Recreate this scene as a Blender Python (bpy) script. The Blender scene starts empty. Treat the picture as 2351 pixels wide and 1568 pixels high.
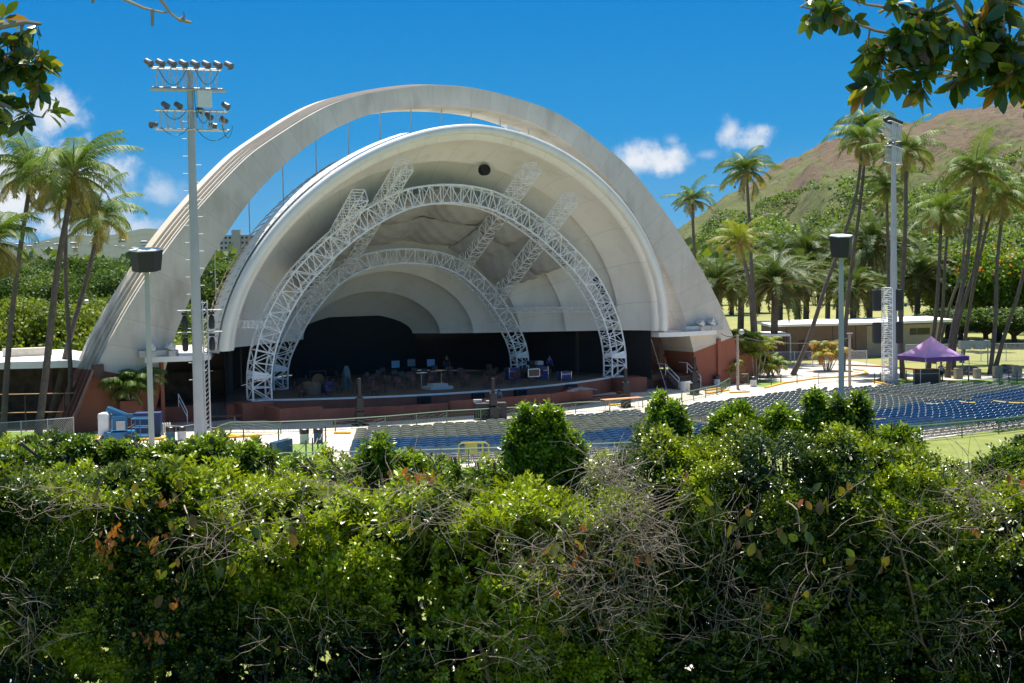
import bpy, math, random
import numpy as np
from mathutils import Matrix, Vector
R_=math.radians; pi=math.pi
rng=np.random.default_rng(7); random.seed(7)
SC=bpy.context.scene; COL=SC.collection
# ------------------------------------------------------------ camera
F=3200.; CX=1175.5; CY=784.; CH=11.; PIT=math.atan(174/F); ROL=0.0157
fwd=np.array([0,math.cos(PIT),-math.sin(PIT)]); r0=np.array([1.,0,0]); u0=np.cross(r0,fwd)
rgt=math.cos(ROL)*r0-math.sin(ROL)*u0; upv=math.sin(ROL)*r0+math.cos(ROL)*u0
cam=bpy.data.cameras.new('camera'); co=bpy.data.objects.new('camera',cam); COL.objects.link(co)
cam.sensor_width=36; cam.lens=F/2351*36; cam.clip_start=.1; cam.clip_end=30000
M=Matrix.Identity(4)
for i in range(3): M[i][0]=rgt[i]; M[i][1]=upv[i]; M[i][2]=-fwd[i]
M[2][3]=CH; co.matrix_world=M; SC.camera=co
CP=np.array([0,0,CH])
def ray(x,y): return fwd+rgt*(x-CX)/F-upv*(y-CY)/F
def G(x,y,z=0.): d=ray(x,y); return CP+d*(z-CH)/d[2]          # where a sight line meets the level z
def AY(x,y,Y): d=ray(x,y); return CP+d*Y/d[1]                  # where it meets the distance Y
# ------------------------------------------------------------ light
SUN=np.array([.02,.34,1.0]); SUN/=np.linalg.norm(SUN)
el=math.asin(SUN[2]); az=math.atan2(SUN[0],SUN[1])
W=bpy.data.worlds.new('World'); SC.world=W; W.use_nodes=True; nt=W.node_tree; nt.nodes.clear()
def N(t,typ,**k):
    n=t.nodes.new(typ)
    for a,b in k.items():
        if a.startswith('i_'):
            key=a[2:]; key=int(key) if key.isdigit() else key.replace('_',' ')
            n.inputs[key].default_value=b
        else: setattr(n,a,b)
    return n
out=N(nt,'ShaderNodeOutputWorld'); bg=N(nt,'ShaderNodeBackground'); sky=N(nt,'ShaderNodeTexSky')
sky.sky_type='NISHITA'; sky.sun_disc=False; sky.sun_elevation=el; sky.sun_rotation=az
sky.air_density=1.0; sky.dust_density=.15; sky.ozone_density=3.0; sky.altitude=100
hs=N(nt,'ShaderNodeHueSaturation'); hs.inputs['Saturation'].default_value=1.33; hs.inputs['Value'].default_value=1.12
nt.links.new(sky.outputs[0],hs.inputs['Color'])
gv=nt.nodes.new('ShaderNodeTexCoord')
# the clear tropical blue: deep overhead, paler at the horizon
sx=N(nt,'ShaderNodeSeparateXYZ'); nt.links.new(gv.outputs['Generated'],sx.inputs[0]); rp=N(nt,'ShaderNodeValToRGB'); nt.links.new(sx.outputs[2],rp.inputs[0])
for i_,(p_,c_) in enumerate([(0,(2.2,4.9,7.6)),(.03,(1.0,3.9,7.1)),(.09,(.18,3.0,6.8)),(.20,(0,2.2,6.3)),(.45,(.4,2.0,5.4)),(1,(3.2,3.8,5.2))]):
    e_=rp.color_ramp.elements[0] if i_==0 else (rp.color_ramp.elements[-1] if i_==5 else rp.color_ramp.elements.new(p_)); e_.position=p_; e_.color=tuple(v/10 for v in c_)+(1,)
sc_=N(nt,'ShaderNodeVectorMath',operation='SCALE'); nt.links.new(rp.outputs[0],sc_.inputs[0]); sc_.inputs['Scale'].default_value=10.
mk_=N(nt,'ShaderNodeMix',data_type='RGBA'); mk_.inputs['Factor'].default_value=.997; nt.links.new(hs.outputs['Color'],mk_.inputs['A']); nt.links.new(sc_.outputs[0],mk_.inputs['B'])
nz=N(nt,'ShaderNodeTexNoise'); nz.inputs['Scale'].default_value=30; nz.inputs['Detail'].default_value=8; nz.inputs['Roughness'].default_value=.62
nt.links.new(gv.outputs['Generated'],nz.inputs['Vector'])
prev=mk_.outputs['Result']
# cumulus banks: bearing/elevation given through the direction they stand in
CL=[(1470,365,78,42,1.),(1535,378,66,30,1.),(1552,350,30,24,.9),(1676,300,30,40,.85),(1752,300,56,34,.95),(1725,325,50,18,.6),(130,250,75,44,1.),(40,290,90,55,.9),(50,440,200,105,1.),(-20,360,120,70,1.),(250,440,100,66,.75),
    (20,480,150,110,1.),(190,520,170,50,.8),(375,440,62,34,.5),(280,400,50,30,.45),(330,520,80,26,.4),(1540,322,24,16,.4),(1625,355,26,14,.35),(2480,300,90,60,.6),(-300,300,200,90,.8)]
for (x,y,rx,ry,st) in CL:
    d=ray(x,y); d=d/np.linalg.norm(d)
    s=N(nt,'ShaderNodeVectorMath',operation='SUBTRACT'); nt.links.new(gv.outputs['Generated'],s.inputs[0]); s.inputs[1].default_value=tuple(d)
    m=N(nt,'ShaderNodeVectorMath',operation='MULTIPLY'); nt.links.new(s.outputs[0],m.inputs[0]); m.inputs[1].default_value=(F/rx,F/rx,F/ry)
    L=N(nt,'ShaderNodeVectorMath',operation='LENGTH'); nt.links.new(m.outputs[0],L.inputs[0])
    a=N(nt,'ShaderNodeMath',operation='MULTIPLY_ADD'); nt.links.new(nz.outputs[0],a.inputs[0]); a.inputs[1].default_value=3.2; a.inputs[2].default_value=-.95
    b=N(nt,'ShaderNodeMath',operation='SUBTRACT'); nt.links.new(a.outputs[0],b.inputs[0]); nt.links.new(L.outputs['Value'],b.inputs[1])
    c=N(nt,'ShaderNodeMapRange'); c.interpolation_type='SMOOTHSTEP'; nt.links.new(b.outputs[0],c.inputs['Value'])
    c.inputs['From Min'].default_value=-.5; c.inputs['From Max'].default_value=.75; c.inputs['To Max'].default_value=st
    x_=N(nt,'ShaderNodeMix',data_type='RGBA'); nt.links.new(c.outputs[0],x_.inputs['Factor']); nt.links.new(prev,x_.inputs['A']); x_.inputs['B'].default_value=(8.2,8.5,9.0,1)
    prev=x_.outputs['Result']
nt.links.new(prev,bg.inputs['Color']); bg.inputs['Strength'].default_value=.057; nt.links.new(bg.outputs[0],out.inputs[0])
sl=bpy.data.lights.new('sun','SUN'); sl.energy=5.0; sl.angle=R_(.53); sl.color=(1,.955,.88)
so=bpy.data.objects.new('sun',sl); COL.objects.link(so); so.rotation_euler=Vector(SUN).to_track_quat('Z','Y').to_euler(); so.location=(0,0,60)
SC.view_settings.view_transform='Standard'; SC.view_settings.look='None'; SC.view_settings.gamma=1; SC.view_settings.exposure=.85
SC.cycles.max_bounces=8; SC.cycles.diffuse_bounces=6; SC.cycles.transparent_max_bounces=6
# ------------------------------------------------------------ materials
MATS={}
def mat(name,c,rough=.7,var=.12,scale=2.,c2=None,bump=0,metal=0,vc=False,trans=0,spec=.5,det=6):
    if name in MATS: return MATS[name]
    m=bpy.data.materials.new(name); m.use_nodes=True; t=m.node_tree; p=t.nodes['Principled BSDF']
    p.inputs['Roughness'].default_value=rough; p.inputs['Metallic'].default_value=metal; p.inputs['Specular IOR Level'].default_value=spec
    tc=N(t,'ShaderNodeTexCoord'); n=N(t,'ShaderNodeTexNoise'); n.inputs['Scale'].default_value=scale; n.inputs['Detail'].default_value=det; n.inputs['Roughness'].default_value=.6
    t.links.new(tc.outputs['Object'],n.inputs['Vector'])
    mr=N(t,'ShaderNodeMapRange'); t.links.new(n.outputs[0],mr.inputs[0]); mr.inputs['From Min'].default_value=.3; mr.inputs['From Max'].default_value=.7
    mx=N(t,'ShaderNodeMix',data_type='RGBA'); t.links.new(mr.outputs[0],mx.inputs['Factor'])
    if vc:
        a=N(t,'ShaderNodeAttribute',attribute_name='Col')
        g=N(t,'ShaderNodeMix',data_type='RGBA',blend_type='MULTIPLY'); g.inputs['Factor'].default_value=1; t.links.new(a.outputs['Color'],g.inputs['A'])
        mx.inputs['A'].default_value=(1-var,)*3+(1,); mx.inputs['B'].default_value=(1+var,)*3+(1,); t.links.new(mx.outputs['Result'],g.inputs['B'])
        col=g.outputs['Result']
    else:
        b=c2 or tuple(min(1,v*(1+var)) for v in c)
        mx.inputs['A'].default_value=tuple(v*(1-var) if c2 is None else v for v in c)+(1,); mx.inputs['B'].default_value=tuple(b)+(1,)
        col=mx.outputs['Result']
    t.links.new(col,p.inputs['Base Color'])
    if bump:
        bn=N(t,'ShaderNodeBump'); bn.inputs['Strength'].default_value=bump; n2=N(t,'ShaderNodeTexNoise'); n2.inputs['Scale'].default_value=scale*6; n2.inputs['Detail'].default_value=4
        t.links.new(tc.outputs['Object'],n2.inputs['Vector']); t.links.new(n2.outputs[0],bn.inputs['Height']); t.links.new(bn.outputs[0],p.inputs['Normal'])
    if trans:
        tr=N(t,'ShaderNodeBsdfTranslucent'); ms=N(t,'ShaderNodeMixShader'); ms.inputs[0].default_value=trans
        tm=N(t,'ShaderNodeMix',data_type='RGBA',blend_type='MULTIPLY'); tm.inputs['Factor'].default_value=1; t.links.new(col,tm.inputs['A']); tm.inputs['B'].default_value=(2.3,2.1,.6,1)
        t.links.new(tm.outputs['Result'],tr.inputs['Color']); t.links.new(p.outputs[0],ms.inputs[1]); t.links.new(tr.outputs[0],ms.inputs[2])
        t.links.new(ms.outputs[0],t.nodes['Material Output'].inputs['Surface'])
    MATS[name]=m; return m
def leafmat(name,rough=.42,trans=.35,spec=.5,var=.1): return mat(name,(0,0,0),rough,var,1.5,vc=True,trans=trans,spec=spec)
m_white=mat('white_paint',(.72,.73,.72),.55,.06,3)
m_steel=mat('galvanised_steel',(.5,.53,.55),.5,.1,4)
m_truss=mat('truss_white',(.86,.87,.88),.45,.05,2)
m_black=mat('black_cloth',(.012,.012,.014),.8,.3,1)
m_blackbox=mat('black_grille',(.02,.02,.022),.6,.3,8)
m_red=mat('oxide_red_paint',(.30,.10,.06),.75,.16,.8,bump=.1)
m_green=mat('green_paint',(.10,.17,.11),.5,.1,4)
m_dgreen=mat('dark_green_paint',(.035,.07,.045),.5,.1,4)
m_yellow=mat('yellow_paint',(.72,.40,.03),.6,.12,3)
m_chairgrey=mat('grey_green_plastic',(.22,.235,.19),.28,.35,2)
m_chairblue=mat('blue_plastic',(.035,.115,.225),.28,.38,2)
for m_ in (m_chairgrey,m_chairblue):
    t_=m_.node_tree; n_=next(q for q in t_.nodes if q.type=='TEX_NOISE'); g_=N(t_,'ShaderNodeNewGeometry'); t_.links.new(g_.outputs['Position'],n_.inputs['Vector']); n_.inputs['Scale'].default_value=1.3
m_frame=mat('chair_frame',(.25,.27,.28),.4,.05,2)
m_wood=mat('plywood',(.42,.24,.12),.7,.15,3)
m_bark=mat('palm_bark',(.105,.085,.07),.9,.3,3,bump=.4)
m_darkbark=mat('tree_bark',(.07,.055,.045),.9,.3,2,bump=.4)
m_twig=mat('dry_twig',(.36,.30,.25),.8,.25,12)
m_stone=mat('lava_stone',(.06,.05,.042),.9,.5,1.6,bump=.6)
m_liftblue=mat('lift_blue',(.015,.14,.30),.4,.1,2)
m_grey=mat('grey_metal',(.42,.43,.43),.5,.08,3)
m_brown=mat('brown_paint',(.10,.055,.045),.7,.15,2)
# ------------------------------------------------------------ mesh helpers
def tag(o,label=None,cat=None,group=None,kind=None):
    if label:o['label']=label
    if cat:o['category']=cat
    if group:o['group']=group
    if kind:o['kind']=kind
    return o
def thing(name,loc,label,cat,group=None):
    o=bpy.data.objects.new(name,None); COL.objects.link(o); o.location=tuple(float(v) for v in loc); o.empty_display_size=.2
    return tag(o,label,cat,group)
def link(name,me,m,parent):
    o=bpy.data.objects.new(name,me); COL.objects.link(o)
    if m:
        for q in (m if isinstance(m,(list,tuple)) else [m]): me.materials.append(q)
    o.parent=parent; return o
def worg(p):
    v=np.zeros(3)
    while p is not None: v+=np.array(p.location); p=p.parent
    return v
def npobj(name,V,Fc,m,parent=None,col=None,smooth=False,org=None):
    """V (n,3), Fc (k,4|3) arrays -> one mesh object; V are world coordinates"""
    V=np.asarray(V,np.float32)-(worg(parent) if org is None else org).astype(np.float32); Fc=np.asarray(Fc,np.int32)
    me=bpy.data.meshes.new(name); k=Fc.shape[1]
    me.vertices.add(len(V)); me.vertices.foreach_set('co',V.ravel())
    me.loops.add(Fc.size); me.loops.foreach_set('vertex_index',Fc.ravel())
    me.polygons.add(len(Fc)); me.polygons.foreach_set('loop_start',np.arange(len(Fc),dtype=np.int32)*k)
    me.update(calc_edges=True)
    if smooth: me.polygons.foreach_set('use_smooth',np.ones(len(Fc),bool))
    if col is not None:
        a=me.color_attributes.new('Col','FLOAT_COLOR','POINT'); c=np.ones((len(V),4),np.float32); c[:,:3]=col; a.data.foreach_set('color',c.ravel())
    return link(name,me,m,parent)
def unit(v): v=np.asarray(v,float); n=np.linalg.norm(v,axis=-1,keepdims=True); return v/np.maximum(n,1e-9)
class MB:
    def __init__(s): s.V=[]; s.F=[]
    def add(s,V,Fs):
        b=len(s.V); s.V+= [tuple(float(q) for q in v) for v in V]; s.F+=[tuple(b+i for i in f) for f in Fs]; return s
    def box(s,c,d,rz=0,ax=None):
        c=np.array(c,float); d=np.array(d,float)/2
        if ax is None: ax=(np.array([math.cos(rz),math.sin(rz),0]),np.array([-math.sin(rz),math.cos(rz),0]),np.array([0,0,1.]))
        V=[c+ax[0]*d[0]*i+ax[1]*d[1]*j+ax[2]*d[2]*k for k in(-1,1) for j in(-1,1) for i in(-1,1)]
        return s.add(V,[(0,2,3,1),(4,5,7,6),(0,1,5,4),(2,6,7,3),(0,4,6,2),(1,3,7,5)])
    def tube(s,pts,r,n=6,cap=True):
        P=[np.array(p,float) for p in pts]; rs=r if hasattr(r,'__len__') else [r]*len(P); rings=[]; ref=None
        for i,p in enumerate(P):
            t=unit(P[min(i+1,len(P)-1)]-P[max(i-1,0)])
            if ref is None: ref=np.array([0,0,1.]) if abs(t[2])<.9 else np.array([1.,0,0])
            a=unit(np.cross(t,ref)); b=np.cross(a,t); ref=b
            rings.append([p+(a*math.cos(2*pi*k/n)+b*math.sin(2*pi*k/n))*rs[i] for k in range(n)])
        V=[v for q in rings for v in q]; Fs=[]
        for i in range(len(P)-1):
            for k in range(n): Fs.append((i*n+k,i*n+(k+1)%n,(i+1)*n+(k+1)%n,(i+1)*n+k))
        if cap: Fs+= [tuple(range(n))[::-1],tuple((len(P)-1)*n+k for k in range(n))]
        return s.add(V,Fs)
    def bar(s,a,b,w=.05,n=4): return s.tube([a,b],w,n)
    def lathe(s,c,prof,n=16,ax=None):
        c=np.array(c,float)
        if ax is None: e=(np.array([1.,0,0]),np.array([0,1.,0]),np.array([0,0,1.]))
        else:
            z=unit(ax); x=unit(np.cross(z,[0.3,.1,1] if abs(z[2])<.9 else [1,0,0])); e=(x,np.cross(z,x),z)
        V=[c+e[0]*r*math.cos(2*pi*k/n)+e[1]*r*math.sin(2*pi*k/n)+e[2]*h for r,h in prof for k in range(n)]; Fs=[]
        for i in range(len(prof)-1):
            for k in range(n): Fs.append((i*n+k,i*n+(k+1)%n,(i+1)*n+(k+1)%n,(i+1)*n+k))
        Fs+=[tuple(range(n))[::-1],tuple((len(prof)-1)*n+k for k in range(n))]
        return s.add(V,Fs)
    def prism(s,poly,z0,z1,zt=None):
        """poly: list of (x,y); z0/z1 numbers or per-vertex lists"""
        n=len(poly); a=z0 if hasattr(z0,'__len__') else [z0]*n; b=z1 if hasattr(z1,'__len__') else [z1]*n
        A=sum(poly[i][0]*poly[(i+1)%n][1]-poly[(i+1)%n][0]*poly[i][1] for i in range(n))
        idx=list(range(n)) if A>0 else list(range(n))[::-1]
        V=[(poly[i][0],poly[i][1],a[i]) for i in idx]+[(poly[i][0],poly[i][1],b[i]) for i in idx]
        return s.add(V,[tuple(range(n))[::-1],tuple(range(n,2*n))]+[(i,(i+1)%n,n+(i+1)%n,n+i) for i in range(n)])
    def build(s,name,m,parent=None,smooth=False,org=None,bevel=0):
        o_=worg(parent) if org is None else np.array(org,float); me=bpy.data.meshes.new(name)
        me.from_pydata([(v[0]-o_[0],v[1]-o_[1],v[2]-o_[2]) for v in s.V],[],s.F); me.update()
        if smooth:
            me.polygons.foreach_set('use_smooth',[True]*len(me.polygons)); me.set_sharp_from_angle(angle=R_(40))
        o=link(name,me,m,parent)
        if org is not None and parent is None: o.location=tuple(o_)
        if bevel:
            b=o.modifiers.new('bevel','BEVEL'); b.width=bevel; b.segments=2; b.limit_method='ANGLE'
        return o
def kids(o): return [c for c in ALLK.get(o.name,[])]
def copy_tree(o,parent=None):
    c=o.copy(); COL.objects.link(c); c.parent=parent
    for ch in list(o.children): copy_tree(ch,c)
    return c
def place(proto,used,loc,rz=0,sc=1,label=None):
    o=proto if not used else copy_tree(proto)
    o.location=tuple(float(v) for v in loc); o.rotation_euler=(0,0,rz); o.scale=(sc,)*3 if not hasattr(sc,'__len__') else sc
    if label:o['label']=label
    return o
def sheet(name,pts,m,z,kind='structure'):
    o=MB().add([(p[0],p[1],z) for p in pts],[tuple(range(len(pts)))]).build(name,m); return tag(o,kind=kind)
def fn(x,y,z=0,s=1.,seed=0):
    "smooth pseudo noise, vectorised, about -1..1"
    r=np.random.default_rng(seed); v=0
    for k in range(7):
        a=r.normal(size=3)*s*(1+.45*k); v=v+np.sin(a[0]*x+a[1]*y+a[2]*z+r.uniform(0,6.28))/(1+.35*k)
    return v/2.6
# ------------------------------------------------------------ ground
m_grass=mat('mown_grass',(.13,.17,.025),.9,.1,.7,c2=(.21,.23,.045),bump=.3)
m_dry=mat('dry_grass',(.30,.27,.07),.9,.1,.05,c2=(.17,.20,.05),bump=.2)
m_conc=mat('pale_concrete',(.50,.44,.36),.85,.08,.6,c2=(.60,.54,.46),bump=.08)
m_soil=mat('soil',(.20,.15,.09),.95,.2,1)
def ground():
    ys=[-60,2,6,9.8,12,20,40,60,73,80,200,400,700,1200,2500,6000,14000]; xs=[-9000,-2500,-700,-300,-120,-60,-30,-12,0,12,30,60,120,300,700,2500,9000]
    def h(x,y):
        if y<=12: return 8.
        if y<73: return 8*(1-(y-12)/61.)**1.15
        return 0. if y<3000 else -1.
    V=[(x,y,h(x,y)) for y in ys for x in xs]; n=len(xs)
    Fs=[(j*n+i,j*n+i+1,(j+1)*n+i+1,(j+1)*n+i) for j in range(len(ys)-1) for i in range(n-1)]
    o=MB().add(V,Fs).build('lawn',m_grass); tag(o,kind='structure')
ground()
def P2(lst,z=0): return [G(x,y,z)[:2] for x,y in lst]
sheet('service_path',[(-.6,9.95),(9,9.95),(9,11.6),(-.2,11.6)],m_conc,8.012)
sheet('park_lawn',[(-60,150),(300,150),(330,600),(-200,600)],m_dry,.004)
sheet('plaza',P2([(-500,1085),(-300,985),(90,985),(520,930),(1100,880),(1700,850),(1985,822),(2120,868),(2500,858),(2700,900),(2700,925),(2200,978),(2060,1005),(1360,1062),(1200,1070),(800,1092)]),m_conc,.006)
# the walk that follows the back of the seating
m_curb=mat('curb_concrete',(.55,.5,.42),.8,.1,1)
def strip(name,pts,w,z0,z1,m,kind=None,label=None,cat=None):
    P=[np.array([p[0],p[1]]) for p in pts]; mb=MB()
    for a,b in zip(P[:-1],P[1:]):
        t=unit(b-a); n=np.array([-t[1],t[0]])*w/2
        mb.prism([a-n,b-n+t*.0,b+n,a+n],z0,z1)
    o=mb.build(name,m); tag(o,label,cat,None,kind); return o
isl=[('A',[(-120,992),(215,990),(226,1004),(170,1021),(-120,1034)]),('B',[(235,1001),(262,996),(372,998),(368,1009),(245,1013)]),
     ('C',[(600,1030),(640,1022),(756,1014),(726,1046),(640,1070),(560,1060)]),
     ('D',[(1743,866),(1800,858),(1883,853),(1960,853),(1990,858),(1950,864),(1872,868.5),(1800,877),(1757,889),(1735,888)]),
     ('E',[(2003,876),(2040,867),(2110,870),(2200,872),(2351,869),(2600,862),(2640,880),(2351,905),(2279,892),(2150,886),(2060,888)])]
m_grass2=mat('irrigated_grass',(.10,.19,.02),.9,.1,1.2,c2=(.17,.25,.04),bump=.3)
for k,p in isl: sheet('grass_island',P2(p),m_grass2,.012)
sheet('side_lawn',P2([(2010,838),(1960,829),(1890,826),(1740,829),(1700,810),(2150,800),(2700,790),(2900,835),(2351,842),(2200,852),(2120,852)]),m_dry,.010)
sheet('roadway',P2([(1700,838),(1900,842),(1968,846),(2030,850),(2130,862),(2100,866),(2020,862),(1995,874),(1960,880),(1800,876),(1700,870)]),m_conc,.014)
for nm,p in [('A',[(-60,1034),(60,1030),(170,1021),(224,1006)]),('B',[(245,1016),(372,1010),(380,1004)]),('D',[(1757,892),(1800,881),(1872,870.5),(1950,866),(1992,860),(1984,852),(1960,850)]),
             ('E',[(2040,866),(2003,877),(2060,890),(2112,888)])]:
    strip('kerb',P2(p),.22,0,.14,m_yellow,kind='structure')
strip('kerb',P2([(1944,840),(2000,842),(2040,844),(2100,849),(2143,852)]),.3,0,.14,mat('red_kerb',(.35,.06,.05),.7),kind='structure')
strip('kerb',P2([(2100,1079),(2160,1073),(2240,1062),(2351,1060),(2500,1056)],0.4),.12,.3,.48,m_curb,kind='structure')
strip('footpath',P2([(2160,872),(2230,868),(2351,857),(2600,845)]),2.2,.0,.02,m_conc,kind='structure')
strip('footpath',P2([(2080,1008),(2200,990),(2351,972),(2600,946)]),2.4,.0,.03,m_conc,kind='structure')
for p in [(512,1007),(600,1001)],[(498,998),(560,1004)],[(768,996),(805,996)],[(1398,932),(1430,930)],[(1625,905),(1672,897)],[(1620,898),(1655,893)],[(1676,903),(1720,901)]:
    strip('kerb',P2(p),.35,0,.13,m_yellow,kind='structure')
# ------------------------------------------------------------ concert shell
phi=R_(31); UU=np.array([math.cos(phi),math.sin(phi),0]); NB=np.array([-math.sin(phi),math.cos(phi),0]); A0=np.array([-4.395,110.828,0]); ZZ=np.array([0,0,1.])
def Wd(s,d,z): return A0+UU*s+NB*d+ZZ*z
def resample(tab,n):
    "tab from side to apex (s,z); returns n points from -a to +a, evenly spaced, smooth"
    T=[(-s,z) for s,z in tab]+[(s,z) for s,z in tab[::-1][1:]]
    P=np.array(T,float); P=np.vstack([2*P[0]-P[1],P,2*P[-1]-P[-2]]); o=[]
    for i in range(1,len(P)-2):
        for t in np.linspace(0,1,8,endpoint=False):
            a,b,c,d=P[i-1],P[i],P[i+1],P[i+2]; o.append(.5*((2*b)+(-a+c)*t+(2*a-5*b+4*c-d)*t*t+(-a+3*b-3*c+d)*t**3))
    o.append(P[-2]); o=np.array(o)
    for _ in range(14): o[1:-1]=.25*o[:-2]+.5*o[1:-1]+.25*o[2:]
    L=np.concatenate([[0],np.cumsum(np.linalg.norm(np.diff(o,axis=0),axis=1))]); q=np.linspace(0,L[-1],n)
    return np.stack([np.interp(q,L,o[:,0]),np.interp(q,L,o[:,1])],1)
shell=thing('concert_shell',A0,'huge white band shell with a grey concrete arch standing over it','band shell')
# arch
AO=[(30.3,0),(28.4,4.3),(27,7.1),(24.3,11.2),(21.2,15.1),(17.4,18.95),(15.4,20.4),(11,23.1),(7.6,24.2),(3.2,25.05),(0,25.25)]
AI=[(24.7,0),(23.9,3.0),(23.3,5),(22.6,7),(20.8,10.7),(18.5,14.1),(16.6,16.5),(14.1,18.85),(11.6,20.65),(9.6,21.75),(6.8,22.85),(3.4,23.5),(0,23.65)]
n=97; o_=resample(AO,n); i_=resample(AI,n); V=[];Fs=[]
secs=[]
for k in range(n):
    so_,zo=o_[k]; si,zi=i_[k]; nn=unit(np.array([so_-si,zo-zi])); sec=[(si,0.,zi),(so_,0.,zo)]
    for st in range(1,5):   # stepped back outer face
        sec.append((so_+nn[0]*.10*(st-1),.35+.75*(st-1)+.02,zo+nn[1]*.10*(st-1)) if st==1 else (so_+nn[0]*.10*(st-2),.35+.75*(st-1),zo+nn[1]*.10*(st-2)))
        sec.append((so_+nn[0]*.10*st,.35+.75*(st-1)+.03,zo+nn[1]*.10*st) if st>1 else (so_+nn[0]*.10,.40,zo+nn[1]*.10))
    sec+= [(so_+nn[0]*.4,4.3,zo+nn[1]*.4),(si,4.3,zi)]
    secs.append(sec)
ns=len(secs[0])
V=[Wd(*p) for s in secs for p in s]
for k in range(n-1):
    for j in range(ns): Fs.append((k*ns+j,k*ns+(j+1)%ns,(k+1)*ns+(j+1)%ns,(k+1)*ns+j))
# arch material: board-marked concrete, red oxide foot, drip stains
def arch_mat():
    m=mat('arch_concrete',(.55,.50,.435),.85,.08,.35,c2=(.65,.60,.53),bump=.12); t=m.node_tree; p=t.nodes['Principled BSDF']
    base=p.inputs['Base Color'].links[0].from_socket
    tc=N(t,'ShaderNodeTexCoord'); mp=N(t,'ShaderNodeMapping'); mp.inputs['Rotation'].default_value=(0,0,-phi); t.links.new(tc.outputs['Object'],mp.inputs[0])
    sp=N(t,'ShaderNodeSeparateXYZ'); t.links.new(mp.outputs[0],sp.inputs[0])
    ab=N(t,'ShaderNodeMath',operation='ABSOLUTE'); t.links.new(sp.outputs[0],ab.inputs[0])
    # formwork joints: rays from the springing centre
    at=N(t,'ShaderNodeMath',operation='ARCTAN2'); t.links.new(sp.outputs[2],at.inputs[0]); t.links.new(ab.outputs[0],at.inputs[1])
    ml=N(t,'ShaderNodeMath',operation='MULTIPLY',i_1=14.); t.links.new(at.outputs[0],ml.inputs[0]); fr=N(t,'ShaderNodeMath',operation='FRACT'); t.links.new(ml.outputs[0],fr.inputs[0])
    lt=N(t,'ShaderNodeMath',operation='LESS_THAN',i_1=.022); t.links.new(fr.outputs[0],lt.inputs[0])
    m1=N(t,'ShaderNodeMix',data_type='RGBA',blend_type='MULTIPLY'); s1=N(t,'ShaderNodeMath',operation='MULTIPLY',i_1=.35); t.links.new(lt.outputs[0],s1.inputs[0]); t.links.new(s1.outputs[0],m1.inputs['Factor']); t.links.new(base,m1.inputs['A']); m1.inputs['B'].default_value=(.45,.42,.38,1)
    # tone differs a little from pour to pour
    fl=N(t,'ShaderNodeMath',operation='FLOOR'); t.links.new(ml.outputs[0],fl.inputs[0]); wn=N(t,'ShaderNodeTexWhiteNoise',noise_dimensions='1D'); t.links.new(fl.outputs[0],wn.inputs['W'])
    r=N(t,'ShaderNodeMapRange'); t.links.new(wn.outputs['Value'],r.inputs[0]); r.inputs['To Min'].default_value=.965; r.inputs['To Max'].default_value=1.03
    m2=N(t,'ShaderNodeVectorMath',operation='SCALE'); t.links.new(m1.outputs['Result'],m2.inputs[0]); t.links.new(r.outputs[0],m2.inputs['Scale'])
    # soot stains, streaked downwards
    mp2=N(t,'ShaderNodeMapping'); mp2.inputs['Scale'].default_value=(.55,.55,.22); t.links.new(tc.outputs['Object'],mp2.inputs[0])
    n3=N(t,'ShaderNodeTexNoise'); n3.inputs['Scale'].default_value=.8; n3.inputs['Detail'].default_value=5; t.links.new(mp2.outputs[0],n3.inputs['Vector'])
    r3=N(t,'ShaderNodeMapRange'); t.links.new(n3.outputs[0],r3.inputs[0]); r3.inputs['From Min'].default_value=.53; r3.inputs['From Max'].default_value=.75; r3.inputs['To Max'].default_value=.6
    m3=N(t,'ShaderNodeMix',data_type='RGBA',blend_type='MULTIPLY'); t.links.new(r3.outputs[0],m3.inputs['Factor']); t.links.new(m2.outputs[0],m3.inputs['A']); m3.inputs['B'].default_value=(.42,.38,.34,1)
    # red paint below a slanting line on the feet
    q=N(t,'ShaderNodeMath',operation='MULTIPLY_ADD',i_1=-.25,i_2=9.2); t.links.new(ab.outputs[0],q.inputs[0])   # 24 -> 3.2
    q2=N(t,'ShaderNodeMath',operation='MULTIPLY_ADD',i_1=.26,i_2=-3.1); t.links.new(ab.outputs[0],q2.inputs[0])
    c=N(t,'ShaderNodeMath',operation='LESS_THAN'); t.links.new(sp.outputs[2],c.inputs[0]); t.links.new(q2.outputs[0],c.inputs[1])
    m4=N(t,'ShaderNodeMix',data_type='RGBA'); t.links.new(c.outputs[0],m4.inputs['Factor']); t.links.new(m3.outputs['Result'],m4.inputs['A']); m4.inputs['B'].default_value=(.30,.10,.06,1)
    t.links.new(m4.outputs['Result'],p.inputs['Base Color']); return m
mA=arch_mat()
mT=mat('arch_back_tiles',(.68,.59,.49),.9,.1,.8,c2=(.58,.52,.44),bump=.2)
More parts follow.
